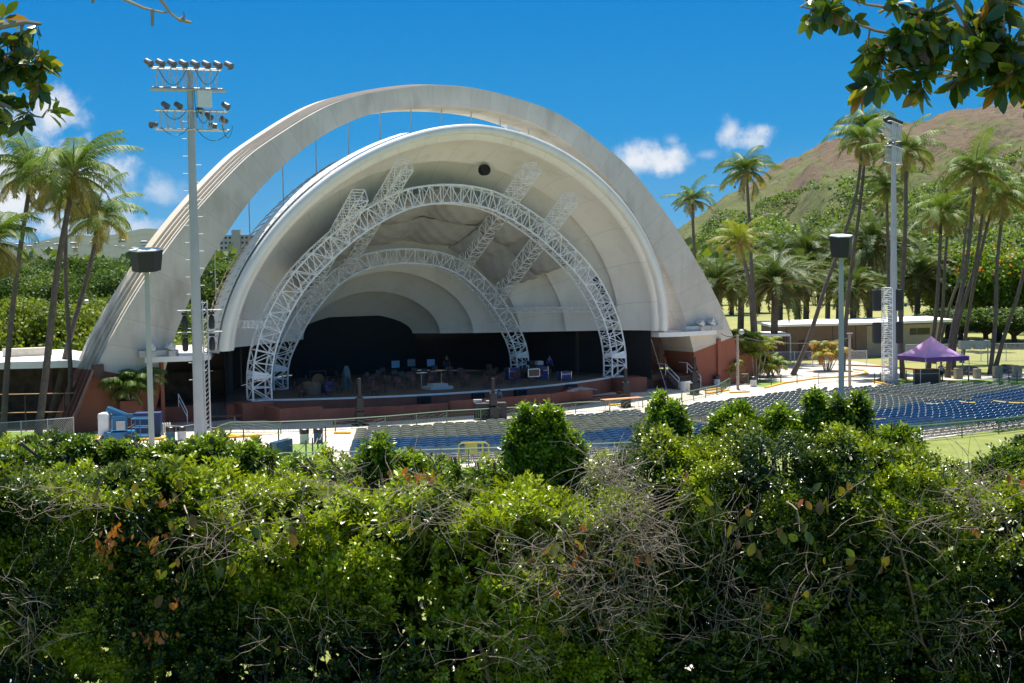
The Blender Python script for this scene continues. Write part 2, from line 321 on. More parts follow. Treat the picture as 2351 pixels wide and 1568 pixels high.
def tile_mat():
    t=mT.node_tree; p=t.nodes['Principled BSDF']; base=p.inputs['Base Color'].links[0].from_socket; tc=N(t,'ShaderNodeTexCoord')
    n=N(t,'ShaderNodeTexNoise'); n.inputs['Scale'].default_value=.5; n.inputs['Detail'].default_value=8; mp=N(t,'ShaderNodeMapping'); mp.inputs['Scale'].default_value=(2.5,2.5,.5); t.links.new(tc.outputs['Object'],mp.inputs[0]); t.links.new(mp.outputs[0],n.inputs['Vector'])
    sp=N(t,'ShaderNodeSeparateXYZ'); t.links.new(tc.outputs['Object'],sp.inputs[0]); r=N(t,'ShaderNodeMapRange'); t.links.new(sp.outputs[2],r.inputs[0]); r.inputs['From Min'].default_value=12; r.inputs['From Max'].default_value=3; r.inputs['To Min'].default_value=-.1; r.inputs['To Max'].default_value=.32
    a=N(t,'ShaderNodeMath',operation='ADD'); t.links.new(n.outputs[0],a.inputs[0]); t.links.new(r.outputs[0],a.inputs[1]); g=N(t,'ShaderNodeMapRange'); t.links.new(a.outputs[0],g.inputs[0]); g.inputs['From Min'].default_value=.55; g.inputs['From Max'].default_value=.75
    x=N(t,'ShaderNodeMix',data_type='RGBA'); t.links.new(g.outputs[0],x.inputs['Factor']); t.links.new(base,x.inputs['A']); x.inputs['B'].default_value=(.33,.29,.25,1)
    c=N(t,'ShaderNodeMath',operation='LESS_THAN',i_1=4.2); t.links.new(sp.outputs[2],c.inputs[0]); y=N(t,'ShaderNodeMix',data_type='RGBA'); t.links.new(c.outputs[0],y.inputs['Factor']); t.links.new(x.outputs['Result'],y.inputs['A']); y.inputs['B'].default_value=(.15,.06,.045,1)
    t.links.new(y.outputs['Result'],p.inputs['Base Color'])
tile_mat()
mb=MB().add(V,Fs); ar=mb.build('arch',[mA,mT],shell)
for p in ar.data.polygons:
    if 2<=(p.index%ns)<=ns-3: p.material_index=1
# suspension rods
for k in range(12):
    s=-19.05+2.73*k; zt=np.interp(s,i_[:,0],i_[:,1]); t=1-(abs(s)/20.0)**1.83; zb=5.2+15.9*max(t,0)**(1/1.83) if t>0 else 5
    if zt>zb: MB().tube([Wd(s,2,zb-.6),Wd(s,2,zt+.1)],.045,5).build('hanger_rod',m_steel,shell)
# shell bands (d, half width, springing z, rise, exponent)
BA=[(-1.5,19.1,5.22,15.8,1.83,.158),(2.5,17.5,5.2,14.2,1.9,.10),(6.0,14.3,5.15,11.9,1.68,.05),(9.0,11.4,5.1,9.2,1.68,.03),(12.2,8.4,5.05,5.7,1.85,.0),(15.4,6.7,5.0,4.0,1.85,.0),(20.0,5.6,4.9,1.5,1.85,0)]   # depth, half width, springing, rise, exponent, forward lean
def sup(a,zb,H,p,n=97):
    th=np.linspace(0,pi,n); c=np.cos(th); s=np.sin(th); return np.stack([-a*np.sign(c)*np.abs(c)**(2/p),zb+H*s**(2/p)],1)
m_shell=mat('shell_plaster',(.81,.77,.71),.85,.04,.4,c2=(.85,.82,.77),bump=.05)
def pour_lines(m):
    t=m.node_tree; p=t.nodes['Principled BSDF']; base=p.inputs['Base Color'].links[0].from_socket; tc=N(t,'ShaderNodeTexCoord'); mp=N(t,'ShaderNodeMapping'); mp.inputs['Rotation'].default_value=(0,0,-phi); t.links.new(tc.outputs['Object'],mp.inputs[0])
    sp=N(t,'ShaderNodeSeparateXYZ'); t.links.new(mp.outputs[0],sp.inputs[0]); zz=N(t,'ShaderNodeMath',operation='SUBTRACT',i_1=4.); t.links.new(sp.outputs[2],zz.inputs[0])
    at=N(t,'ShaderNodeMath',operation='ARCTAN2'); t.links.new(zz.outputs[0],at.inputs[0]); t.links.new(sp.outputs[0],at.inputs[1])
    ml=N(t,'ShaderNodeMath',operation='MULTIPLY',i_1=5.1); t.links.new(at.outputs[0],ml.inputs[0]); fr=N(t,'ShaderNodeMath',operation='FRACT'); t.links.new(ml.outputs[0],fr.inputs[0]); lt=N(t,'ShaderNodeMath',operation='LESS_THAN',i_1=.012); t.links.new(fr.outputs[0],lt.inputs[0])
    s1=N(t,'ShaderNodeMath',operation='MULTIPLY',i_1=.5); t.links.new(lt.outputs[0],s1.inputs[0]); x=N(t,'ShaderNodeMix',data_type='RGBA',blend_type='MULTIPLY'); t.links.new(s1.outputs[0],x.inputs['Factor']); t.links.new(base,x.inputs['A']); x.inputs['B'].default_value=(.5,.46,.4,1)
    t.links.new(x.outputs['Result'],p.inputs['Base Color'])
pour_lines(m_shell)
def weather(m,amt,colr=(.5,.45,.38),lo=.5,hi=.78,sc=(.7,.7,.16),ns=1.):
    "rain streaks and grime running down the surface"
    t=m.node_tree; p=t.nodes['Principled BSDF']; base=p.inputs['Base Color'].links[0].from_socket; tc=N(t,'ShaderNodeTexCoord'); mp=N(t,'ShaderNodeMapping'); mp.inputs['Scale'].default_value=sc; t.links.new(tc.outputs['Object'],mp.inputs[0])
    n=N(t,'ShaderNodeTexNoise'); n.inputs['Scale'].default_value=ns; n.inputs['Detail'].default_value=9; n.inputs['Roughness'].default_value=.65; t.links.new(mp.outputs[0],n.inputs['Vector']); g=N(t,'ShaderNodeMapRange'); t.links.new(n.outputs[0],g.inputs[0]); g.inputs['From Min'].default_value=lo; g.inputs['From Max'].default_value=hi; g.inputs['To Max'].default_value=amt
    x=N(t,'ShaderNodeMix',data_type='RGBA',blend_type='MULTIPLY'); t.links.new(g.outputs[0],x.inputs['Factor']); t.links.new(base,x.inputs['A']); x.inputs['B'].default_value=tuple(colr)+(1,); t.links.new(x.outputs['Result'],p.inputs['Base Color'])
weather(m_shell,.30); weather(mA,.2,(.5,.44,.38),.5,.72,(1.2,1.2,.2),1.6); weather(m_red,.5,(.45,.4,.4),.45,.7); weather(m_conc,.5,(.55,.5,.45),.5,.75,(.25,.25,.25),1.)
m_rim=mat('rim_paint',(.74,.74,.72),.6,.05,.6)
weather(m_rim,.3,(.55,.52,.48)); m_outer=mat('shell_outer_skin',(.62,.62,.62),.8,.2,.5,c2=(.70,.68,.64))
def loft(rings,closed=False):
    n=len(rings[0]); V=[p for r in rings for p in r]; Fs=[(i*n+k,i*n+k+1,(i+1)*n+k+1,(i+1)*n+k) for i in range(len(rings)-1) for k in range(n-1)]
    return np.array(V),np.array(Fs)
def ringw(P,d): return [Wd(s,d,z) for s,z in P]
def RG(a,zb,H,p,d,k): return [Wd(s,d-k*(z-zb),z) for s,z in sup(a,zb,H,p)]
KL=.158
# lip: two stepped fascias, crisp edges
r=[RG(19.95,5.2,16.7,1.83,-.9,KL),RG(19.85,5.2,16.6,1.83,-1.53,KL),RG(19.25,5.22,15.95,1.83,-1.50,KL),RG(19.22,5.22,15.93,1.83,-1.05,KL)]
V,Fs=loft(r); npobj('shell_rim',V,Fs,m_rim,shell)
r=[RG(19.26,5.22,15.97,1.83,-1.03,KL),RG(18.85,5.22,15.5,1.83,-1.0,KL),RG(18.83,5.22,15.48,1.83,-.5,KL)]
V,Fs=loft(r); npobj('inner_rim',V,Fs,m_shell,shell)
for k in range(len(BA)-1):
    d0,a0,z0,H0,p0,k0=BA[k]; d1,a1,z1,H1,p1_,k1=BA[k+1]; off=.85 if k else -.2; r=[]
    if k==0: d0=-.55
    for t in np.linspace(0,1,9):
        e=off*(1-t)**1.5+.35*math.sin(pi*t)
        r.append(RG(a0+(a1-a0)*t+e,z0+(z1-z0)*t-.02*k,H0+(H1-H0)*t+e,p0+(p1_-p0)*t,d0+(d1-d0)*t,k0+(k1-k0)*t))
    V,Fs=loft(r); npobj('shell_band',V,Fs,m_shell,shell,smooth=True)
# outer skin
r=[]
for d,a,H,k in [(-.9,19.9,16.55,KL),(0,20.0,16.5,KL),(2,19.9,16.3,.14),(5,18.7,15.5,.10),(9,16.2,13,.05),(14,13.2,9.2,0),(19,9.3,5.5,0),(23,5,2.5,0),(24,.5,1,0)]: r.append(RG(a,5.05,H,1.85,d,k))
V,Fs=loft(r); npobj('outer_skin',V,Fs,m_outer,shell,smooth=True)
P0=sup(20.02,5.2,16.62,1.83,91); m_rib=mat('rib_tan',(.42,.34,.27),.9,.2,1)
def onskin(kk,d,f): s1=np.interp(kk,range(91),P0[:,0])*f; z1=5.2+(np.interp(kk,range(91),P0[:,1])-5.2)*f; return Wd(s1,d-(KL-.01*max(d,0))*(z1-5.2),z1+.05)
for k in list(range(1,30))+list(range(61,90)):
    pts=[onskin(max(0,min(90,k-(.45*d if k<45 else -.45*d))),d,f) for d,f in ((-.7,1.006),(.4,1.002),(1.2,1.004),(2.2,.998),(3.4,.975))]
    MB().tube(pts,.04,4).build('roof_rib',m_rib,shell)
for k0_ in (0,54):
  cb=MB()
  for k in range(k0_,k0_+36):
    q=[onskin(k,-.9,1.003),onskin(k+.93,-.9,1.003),onskin(k+.93,.45,1.006),onskin(k,.45,1.006)]
    q2=[v+ZZ*.06 for v in q]; cb.add(q+q2,[(4,5,6,7),(0,1,5,4),(3,7,6,2),(0,4,7,3),(1,2,6,5)])
  cb.build('roof_coping',m_white,shell)
MB().add([Wd(3.0,-3.3,21.6),Wd(4.6,-3.3,21.45),Wd(4.4,-2.3,21.5),Wd(3.0,-2.3,22.1),Wd(3.0,-3.3,22.0)],[(0,1,2,3),(0,1,4),(4,1,2,3),(0,4,3)]).build('roof_hatch',m_white,shell)
# dark enclosure under the shell
r1=[(-19.2,.0),(-17.5,5),(-15,10),(-12.5,15),(-9,20),(-5,24),(0,25),(5,24),(9,20),(12.5,15),(15,10),(17.5,5),(19.2,.0)]
P=[Wd(s,d,0) for s,d in r1]; V=[(p[0],p[1],1.0) for p in P]+[(p[0],p[1],5.35) for p in P]; k=len(P)
MB().add(V,[(i,i+1,k+i+1,k+i) for i in range(k-1)]).build('backstage_wall',m_black,shell)
P=[Wd(s,d,0) for s,d in [(-6.5,19.5),(6.5,19.5),(9,13),(-9,13)]]
MB().add([Wd(-6.2,19.4,1.2),Wd(6.2,19.4,1.2),Wd(6.2,19.4,6.6),Wd(-6.2,19.4,6.6)],[(0,1,2,3)]).build('back_curtain',m_black,shell)
sp=0                                                    # stack of small speakers on the right inner wall
for k in range(8):
    dd=3.4-.12*k; z=9.7-.62*k-.25*(k>2); a=17.0*(1-((z-5.2)/14)**1.9)**(1/1.9); MB().box(Wd(a-.05,dd,z),(.5,.35,.32),phi+.3).build('wall_speaker',m_blackbox,shell)
MB().lathe(Wd(3.2,.7,18.75),[(.45,-.25),(.45,.25)],12,ax=NB).build('ceiling_vent',m_black,shell)
# stage
def dfront(s): return -3.3+.018*s*s
ss=np.linspace(-16.2,16.2,33); fe=[(s,dfront(s)) for s in ss]
poly=[Wd(s,d,0)[:2] for s,d in [(-20,1.0)]+fe+[(20,1.0),(17,8),(12,17),(6,23),(-6,23),(-12,17),(-17,8)]]
m_stage=mat('stage_floor',(.06,.055,.05),.7,.2,1)
MB().prism(poly,.0,1.28).build('stage_floor',m_stage,shell)
eb=MB()
for a,b in zip(fe[:-1],fe[1:]):
    eb.prism([Wd(a[0],a[1]-.16,0)[:2],Wd(b[0],b[1]-.16,0)[:2],Wd(b[0],b[1]+.05,0)[:2],Wd(a[0],a[1]+.05,0)[:2]],1.2,1.33)
eb.build('stage_edge',m_white,shell)
eb=MB()
for a,b in zip(fe[:-1],fe[1:]):
    eb.prism([Wd(a[0],a[1]-.10,0)[:2],Wd(b[0],b[1]-.10,0)[:2],Wd(b[0],b[1]+.04,0)[:2],Wd(a[0],a[1]+.04,0)[:2]],0,1.2)
eb.build('stage_front',m_red,shell)
def wall(pts,z1,m,name,w=.35,z0=0.):
    mb=MB(); P=[Wd(s,d,0)[:2] for s,d in pts]
    for a,b in zip(P[:-1],P[1:]):
        t=unit(b-a); nn=np.array([-t[1],t[0]])*w/2; mb.prism([a-nn-t*w/2,b-nn+t*w/2,b+nn+t*w/2,a+nn-t*w/2],z0,z1)
    return mb.build(name,m,shell)
wall([(-13.6,-4.0),(-8,-5.6),(-4.4,-6.1)],.85,m_red,'planter_wall'); wall([(-4.0,-6.3),(0,-6.6),(5,-6.1),(9.3,-5.0)],1.02,m_red,'planter_wall'); wall([(9.3,-5),(9.0,-2.0)],1.0,m_red,'planter_wall')
wall([(9.4,-5.3),(14,-3.6),(14.5,-1.8)],.3,m_red,'planter_kerb',.4); wall([(-13.6,-6.9),(-8,-7.4),(0,-7.9),(7,-6.7),(9.4,-5.3)],.22,m_red,'planter_kerb',.4)
wall([(-16.4,.3),(-16.4,-3.6),(-13.6,-4.0)],1.05,m_red,'planter_wall')
sheetm=MB().prism([Wd(s,d,0)[:2] for s,d in [(-13.6,-4),(-8,-5.6),(0,-6.6),(9.3,-5),(14,-3.6),(14,-2),(9,-2.1),(0,-3.4),(-13.6,-.2)]],0,.12).build('planting_bed',mat('dark_soil',(.03,.025,.02),.95),shell)
for sg in (-1,1):
    MB().box(Wd(sg*17.0,.6,.62),(2.4,2.6,1.24),phi).build('truss_plinth',m_red,shell)
    wall([(sg*18.3,1.2),(sg*26,2.6)],1.15,m_red,'side_stage_front',.3)
    MB().prism([Wd(s,d,0)[:2] for s,d in [(sg*18,1.3),(sg*25.5,2.6),(sg*25,11),(sg*17.2,8)][::sg]],0,1.2).build('side_stage',m_stage,shell)
    # lava stone wall with slanting end, timber wall behind
    wall([(sg*17.6,6.0),(sg*24.5,6.6)],3.3,m_stone,'stone_wall',.6,1.2); wall([(sg*16.2,7.2),(sg*(33 if sg>0 else 25.2),8.2)],5.0,mat('dark_timber',(.05,.04,.035),.8,.2,1),'timber_wall',.2,1.2)
# flanking roof slabs
m_roof=mat('roof_membrane',(.78,.77,.75),.7,.06,.5); m_fascia=mat('fascia',(.62,.62,.60),.6,.08,1)
def slab(pts,z,th=.38):
    MB().prism([p for p in pts],z-th,z).build('roof_slab',m_roof,shell); 
slab([Wd(s,d,0)[:2] for s,d in [(-20.6,-.9),(-22.4,-1.3),(-25.2,-.6),(-25.0,12),(-17,13),(-18.6,4)]],5.0)
slab([Wd(s,d,0)[:2] for s,d in [(19.6,-.6),(21.5,-1.1),(26.0,-.6),(26.5,9),(17,13),(18.8,4)]],5.0)
slab([Wd(s,d,0)[:2] for s,d in [(-27.8,3.2),(-33,5.5),(-40,6),(-58,8),(-58,26),(-26,19),(-25.5,10),(-26.5,4.4)]],4.75,.5)
wl=MB()
for a,b in [((-27.5,8.5),(-34,11)),((-34,11),(-58,14))]:
    A_=Wd(*a,0)[:2];B_=Wd(*b,0)[:2]; wl.prism([A_,B_,B_+NB[:2]*.4,A_+NB[:2]*.4],0,4.3)
wl.build('wing_wall',m_stone,shell)
wp=MB()
for s,d in [(-30,7),(-36,8.5),(-44,9.5)]: wp.box(Wd(s,d,2.1),(.25,.25,4.3),phi)
wp.build('wing_posts',m_brown,shell)
for sg,s_ in ((-1,-24.2),(1,24.6)): MB().box(Wd(s_,-.4,5.22),(2.8 if sg<0 else 4.2,.5,.45),phi).build('roof_parapet',m_grey,shell)
MB().box(Wd(-30.5,12,5.05),(3.4,1.2,.6),phi).build('roof_unit',mat('unit_cream',(.55,.5,.42),.7),shell); MB().box(Wd(-37.5,12.5,5.05),(1.6,.8,.7),phi).build('roof_unit',mat('unit_cream',(.55,.5,.42),.7),shell)
# right foot pier with red wall beside it, left foot pipes
wall([(24.7,.4),(33,2.6)],2.9,m_red,'pier_wall',.5); MB().box(Wd(26.6,-.12,1.9),(.35,.25,4.6),phi).build('downpipe',m_red,shell)
pp=MB()
for k,o in enumerate((.3,.75,1.3)): pp.tube([Wd(-28.6-o*.2,-.1-.35*k,4.3),Wd(-29.6-o*.4,-.25-.35*k,1.6),Wd(-30.5-o*.5,-.35-.35*k,0)],.09,6)
pp.build('conduit',mat('pipe_red',(.26,.12,.09),.6,.1,2),shell); MB().box(Wd(-28.4,-.2,4.2),(.7,.6,.9),phi).build('junction_box',m_brown,shell)
MB().box(Wd(-26.3,-.5,1.0),(1.6,.7,2.1),phi).build('planter_box',m_red,shell); MB().box(Wd(-23.9,-.12,2.3),(.25,.2,4.6),phi).build('downpipe',m_red,shell)
# steps on the right
st=MB()
for k in range(5): st.box(Wd(22.4,.3-.32*k,1.05-.24*k-.1),(2.4,.34,.24+.0),phi); st.box(Wd(22.4,.3-.32*k,(1.05-.24*k-.1)/2-.1),(2.3,.30,max(.05,1.05-.24*k-.3)),phi)
st.build('steps',m_brown,shell)
for nm,sx in (('handrail',21.2),('handrail',23.6)):
    h=MB(); a=Wd(sx,.6,1.2);b=Wd(sx,-1.3,.1)
    for q in (.95,.55): h.tube([a+ZZ*q,b+ZZ*q],.035,5)
    for p in (a,b): h.tube([p,p+ZZ*.95],.035,5)
    h.tube([a+ZZ*.95,a+ZZ*.95+NB*1.2],.035,5); h.build(nm,m_truss,shell)
h=MB(); 
for sx in (-22.4,-21.2):
    a=Wd(sx,1.0,1.2);b=Wd(sx,-.9,.1)
    for q in (.95,.55): h.tube([a+ZZ*q,b+ZZ*q],.035,5)
    for p in (a,b): h.tube([p,p+ZZ*.95],.035,5)
h.build('handrail',m_truss,shell)
# ------------------------------------------------------------ lighting trusses
TF=[(16.9,1.3),(16.9,3.45),(16.3,6),(15.3,8.15),(13.85,10.3),(12.6,11.6),(10.9,13.1),(8.2,15.1),(4.8,16.8),(2.5,17.35),(0,17.55)]
TR=[(12.1,1.25),(12.05,3.2),(11.5,4.8),(10.7,6.2),(9.8,7.6),(8.4,9.3),(6.5,10.95),(4.5,11.9),(2.8,12.35),(0,12.6)]
def truss_arch(tab,dc,rad,dep,n,name,label):
    P=resample(tab,n); T=unit(np.gradient(P,axis=0)); Nn=np.stack([T[:,1],-T[:,0]],1)    # inward
    I=P+Nn*rad; I[0,1]=I[-1,1]=1.3; th=thing(name,Wd(0,dc,1.3),label,'truss','white truss arches on the stage')
    ch=MB(); c=[[Wd(*(q[k][0],dc+e,q[k][1])) for k in range(n)] for q in (P,I) for e in (-dep/2,dep/2)]
    for q in c: ch.tube(q,.075,5)
    ch.build('chord',m_truss,th,smooth=True)
    wb=MB()
    for k in range(n):
        for a,b in ((0,1),(2,3),(0,2),(1,3)): wb.bar(c[a][k],c[b][k],.045)
        if k<n-1:
            j,l=(k,k+1) if k%2 else (k+1,k)
            for a,b in ((0,2),(1,3),(0,1),(2,3)): wb.bar(c[a][j],c[b][l],.04)
            if (k%1)==0: m0=(c[2][k]+c[2][k+1])/2; m1=(c[3][k]+c[3][k+1])/2; wb.bar(m0,m1,.035)
    wb.build('web_bars',m_truss,th)
    for e in (0,n-1):
        g=MB(); kk=np.argmin(abs(P[:n//2,1]-3.3)) if e==0 else n-1-np.argmin(abs(P[:n//2,1]-3.3)); 
        A_,B_=c[0][kk],c[2][kk]; g.add([A_-ZZ*.35,A_+ZZ*.35,B_+ZZ*.12,B_-ZZ*.12],[(0,1,2,3)]); A_,B_=c[1][kk],c[3][kk]; g.add([A_-ZZ*.35,A_+ZZ*.35,B_+ZZ*.12,B_-ZZ*.12],[(0,1,2,3)])
        g.build('gusset_plate',m_truss,th)
    return c
cf=truss_arch(TF,1.2,1.45,1.25,55,'truss_arch','tall white box truss arch at the front of the stage')
cr=truss_arch(TR,9.3,1.2,1.1,41,'truss_arch','low white box truss arch at the back of the stage')
def box_truss(a,b,w,h,nb,th,r=.05,side=None):
    a=np.array(a,float);b=np.array(b,float); t=unit(b-a); sd=unit(np.cross(t,ZZ)) if side is None else side; u=np.cross(sd,t)
    cs=[(i*w/2,j*h/2) for i in(-1,1) for j in(-1,1)]; ch=MB();wb=MB()
    L=[[a+t*np.linalg.norm(b-a)*k/nb+sd*i+u*j for k in range(nb+1)] for i,j in cs]
    for q in L: ch.tube([q[0],q[-1]],r,5)
    for k in range(nb+1):
        for p,q in ((0,1),(2,3),(0,2),(1,3)): wb.bar(L[p][k],L[q][k],r*.7)
        if k<nb:
            j,l=(k,k+1) if k%2 else (k+1,k)
            for p,q in ((0,1),(2,3)): wb.bar(L[p][j],L[q][l],r*.65)
            for p,q in ((0,2),): 
                wb.bar((L[p][k]+L[p][k+1])/2,(L[q][k]+L[q][k+1])/2,r*.65)
            wb.bar(L[1][j],L[3][l],r*.6)
    ch.build('chord',m_truss,th); wb.build('web_bars',m_truss,th)
for s,za,zb,pl in ((-9.4,7.6,16.4,'far left of the four'),(-5.6,10.3,18.75,'second from the left'),(5.7,10.3,18.75,'third from the left'),(9.3,7.6,16.4,'far right of the four')):
    th=thing('ladder_truss',Wd(s,4,za),'sloping white ladder truss crossing the truss arches, '+pl,'truss','sloping trusses across the arches')
    box_truss(Wd(s,10.3,za),Wd(s,-2.7,zb),1.0,1.0,22,th,.052,side=UU)
th=thing('truss_bar',Wd(13,5,7),'thin white truss bar reaching level from right arch leg to the rear arch','truss')
box_truss(Wd(16.6,1.0,7.1),Wd(9.7,9.2,7.05),.4,.4,20,th,.03)
th=thing('truss_bar',Wd(-17.2,0,7),'short white truss stub poking out of the left arch leg','truss')
box_truss(Wd(-18.0,-.4,7.05),Wd(-15,1.4,6.9),.5,.5,7,th,.035)
# canopy cloth hung between trusses
m_cloth=mat('canopy_cloth',(.36,.35,.34),.9,.1,1,c2=(.44,.43,.41),bump=.1)
cn=thing('canopy',Wd(0,5,12),'grey cloth canopy hanging in swags between the truss arches','canopy')
ANC=[-12.8,-9.4,-5.6,0,5.6,9.4,12.8]
for (t0,t1,cc) in ((0,.52,0),(.48,1,.3)):
    S_=np.linspace(-12.8,12.8,110); T_=np.linspace(0,1,26); V=[]
    for t in T_:
        tt=t0+(t1-t0)*t
        for s in S_:
            k=s/12.8; sf=s*(1-tt*.28) if abs(s)>5.6 else s*(1-tt*.05); zf=np.interp(abs(s),[q[0] for q in TF][::-1],[q[1] for q in TF][::-1]); zr=np.interp(abs(s*.72),[q[0] for q in TR][::-1],[q[1] for q in TR][::-1])
            j=max(i for i in range(6) if s>=ANC[i]-1e-6); u=(s-ANC[j])/(ANC[j+1]-ANC[j])
            z=(1-tt)*(zf-.15)+tt*(zr+.75); sw=(.35+.65*math.sin(pi*t))*math.sin(pi*u)**.8*(1.25 if t0==0 else .8)
            z-=sw+.04*math.sin(s*7+t*16)*math.sin(pi*t)+.04*math.sin(s*3.3-t*24)
            V.append(Wd(sf,1.9+7.0*tt,z-cc*(1-t)))
    n=len(S_); Fs=[(i*n+k,i*n+k+1,(i+1)*n+k+1,(i+1)*n+k) for i in range(len(T_)-1) for k in range(n-1)]
    npobj('cloth_panel',np.array(V),np.array(Fs),m_cloth,cn,smooth=True)
# ------------------------------------------------------------ seating
def arcpt(th,r): return np.array([-12+r*math.sin(th),150-r*math.cos(th),0])
def make_chair(name,m,lab,grp):
    t=thing(name,(0,0,0),lab,'chair',grp)
    V=[];n=7
    for y_,zs in ((0,1),(.03,1)):                    # curved back shell with rounded top corners; sitter faces +y
        for k in range(n):
            u=k/(n-1)*2-1; x=u*.30; yb=-.24+.05*(1-u*u)*-1+y_; zt=.86-.07*abs(u)**4
            V+= [(x,yb+.03,.50),(x,yb-.01,.70),(x,yb-.04,zt)]
    Fs=[]
    for s_ in (0,1):
        o=s_*n*3
        for k in range(n-1):
            for q in (0,1): f=(o+k*3+q,o+k*3+3+q,o+k*3+4+q,o+k*3+1+q); Fs.append(f if s_==0 else f[::-1])
    for k in range(n-1): Fs.append((k*3+2,k*3+5,n*3+k*3+5,n*3+k*3+2)); Fs.append((k*3,n*3+k*3,n*3+k*3+3,k*3+3))
    bk=MB().add(V,Fs); bk.tube([(a*.28,-.24-.04+.012-.05*(1-a*a),.865-.07*abs(a)**4) for a in np.linspace(-1,1,7)],.024,5); bk.build('backrest',m,t,smooth=True)
    MB().prism([(-.22,-.2),(.22,-.2),(.24,.18),(.18,.22),(-.18,.22),(-.24,.18)],.43,.465).build('seat',m,t)
    f=MB()
    for sx in (-.26,.26): f.tube([(sx,-.27,.80),(sx,-.2,.45),(sx,.18,0)],.014,4); f.tube([(sx*.93,.16,.44),(sx*.93,-.24,0)],.014,4)
    f.bar((-.26,-.22,.5),(.26,-.22,.5),.013); f.bar((-.24,-.2,.12),(.24,-.2,.12),.012); f.bar((-.25,.12,.12),(.25,.12,.12),.012)
    f.build('frame',m_frame,t); return t
HT=[(-200,1020),(0,1015),(100,1010),(170,995),(250,1015),(330,1020),(400,1012),(600,1020),(650,1050),(820,1055),(850,1000),(900,1000),(920,1055),(1150,1060),(1165,1000),(1240,960),(1320,990),(1340,1045),(1450,1055),(1480,990),(1530,920),(1580,990),(1700,960),(1790,958),(1880,918),(1960,922),(2000,985),(2080,1000),(2115,1060),(2200,1095),(2260,1060),(2351,1040),(2600,1000)]
def hedge_top(x): return np.interp(x,[p[0] for p in HT],[p[1] for p in HT])
def proj(p):
    v=np.asarray(p,float)-CP; k=v@fwd; return CX+F*(v@rgt)/k,CY-F*(v@upv)/k
BLU='blue folding chair in the back rows of the seating'; GRE='grey green folding chair in the front rows of the seating'
cb_=make_chair('folding_chair',m_chairblue,BLU,'blue folding chairs in rows'); cg_=make_chair('folding_chair',m_chairgrey,GRE,'grey green folding chairs in rows')
seats=[]
KC=np.array([-21.5,147])
r=50.6; row=0
while r<76.6:
    dth=.69/r; yy=150-r; bx=-9.3-(yy-79)*.07; th=math.asin((bx+12)/r)+.35/r; th0=th; thmax=1.22
    blk=0
    while th<thmax:
        p=arcpt(th,r); k=(th-th0)*62
        ais=any(abs((k)-a)<.75 for a in (21.2,43.5,56.5)) 
        ok=np.hypot(p[0]-KC[0],p[1]-KC[1])>59.6-.075*(p[0]+10) and not ais and r<73.0+.08*max(0,p[0]-4)
        blue=r>67.9-.045*(p[0]+9)
        # the grey block ends along a slanting edge; blue rows run on
        if not blue and p[1]>110.2+.277*(p[0]-20.7): ok=False
        if not blue and p[0]>40.5: ok=False
        if ok: seats.append((p,th+random.uniform(-.06,.06),blue,row))
        th+=dth
    r+=.98; row+=1
vis=[]
for i,(p,th,bl,row) in enumerate(seats):
    x,y=proj(p+[0,0,.7]); 
    if -20<x<2371 and y<hedge_top(x)-2: vis.append((np.hypot(*p[:2]),i))
vis.sort(); near={i for d,i in vis[:300]} if len(vis)>300 else {i for d,i in vis}
# individuals: the largest 300 in view, blue and grey together counted as one kind
used={0:False,1:False}; rest={0:[],1:[]}
for i,(p,th,bl,row) in enumerate(seats):
    x,y=proj(p); 
    if x>2500: continue
    if i in near: place(cb_ if bl else cg_,used[int(bl)],p+[0,0,.012],th+math.pi*0,(1.17,1.08,1.08)); used[int(bl)]=True
    else: rest[int(bl)].append((p,th))
def chair_arrays(root):
    Vs=[];Fq=[];mi=[];b=0
    for ch in root.children:
        me=ch.data; v=np.array([q.co[:] for q in me.vertices]); Vs.append(v)
        for pl in me.polygons: Fq.append(([b+q for q in pl.vertices],ch.name.split('.')[0]))
        b+=len(v)
    return np.vstack(Vs),Fq
for bl,root,m,lab in ((0,cg_,m_chairgrey,'farther grey green folding chairs filling the front rows of the seating'),(1,cb_,m_chairblue,'farther blue folding chairs filling the back rows of the seating')):
    if not used[bl]: 
        for ch in list(root.children): bpy.data.objects.remove(ch)
    if not rest[bl]: continue
    src=root if used[bl] else make_chair('folding_chair',m,'x','x'); V,Fq=chair_arrays(src); mb=MB(); allV=[];F_=[];mi=[]; nv=len(V)
    polys=[(f if len(f)<=4 else None,n) for f,n in Fq]; F4=[];M4=[]
    for f,n_ in Fq:
        if len(f)==6: fs=[f[:4],[f[0],f[3],f[4],f[5]]]
        elif len(f)==4: fs=[f]
        elif len(f)==3: fs=[f+[f[2]]]
        else: fs=[]
        for q in fs: F4.append(q); M4.append(1 if n_=='frame' else 0)
    F4=np.array(F4)
    for k,(p,th) in enumerate(rest[bl]):
        c,s=math.cos(th),math.sin(th); allV.append(V*np.array([1.17,1.08,1.08])@np.array([[c,s,0],[-s,c,0],[0,0,1]])+p+[0,0,.012]); F_.append(F4+k*nv); mi+=M4
    o=npobj('folding_chairs_far',np.vstack(allV),np.vstack(F_),[m,m_frame],None,org=np.zeros(3)); o.data.polygons.foreach_set('material_index',mi); tag(o,lab,'chairs',None,'stuff')
    if not used[bl]:
        for q in list(src.children): bpy.data.objects.remove(q)
        bpy.data.objects.remove(src); 
        if src is not root: bpy.data.objects.remove(root)
print('seats',len(seats),'visible',len(vis))
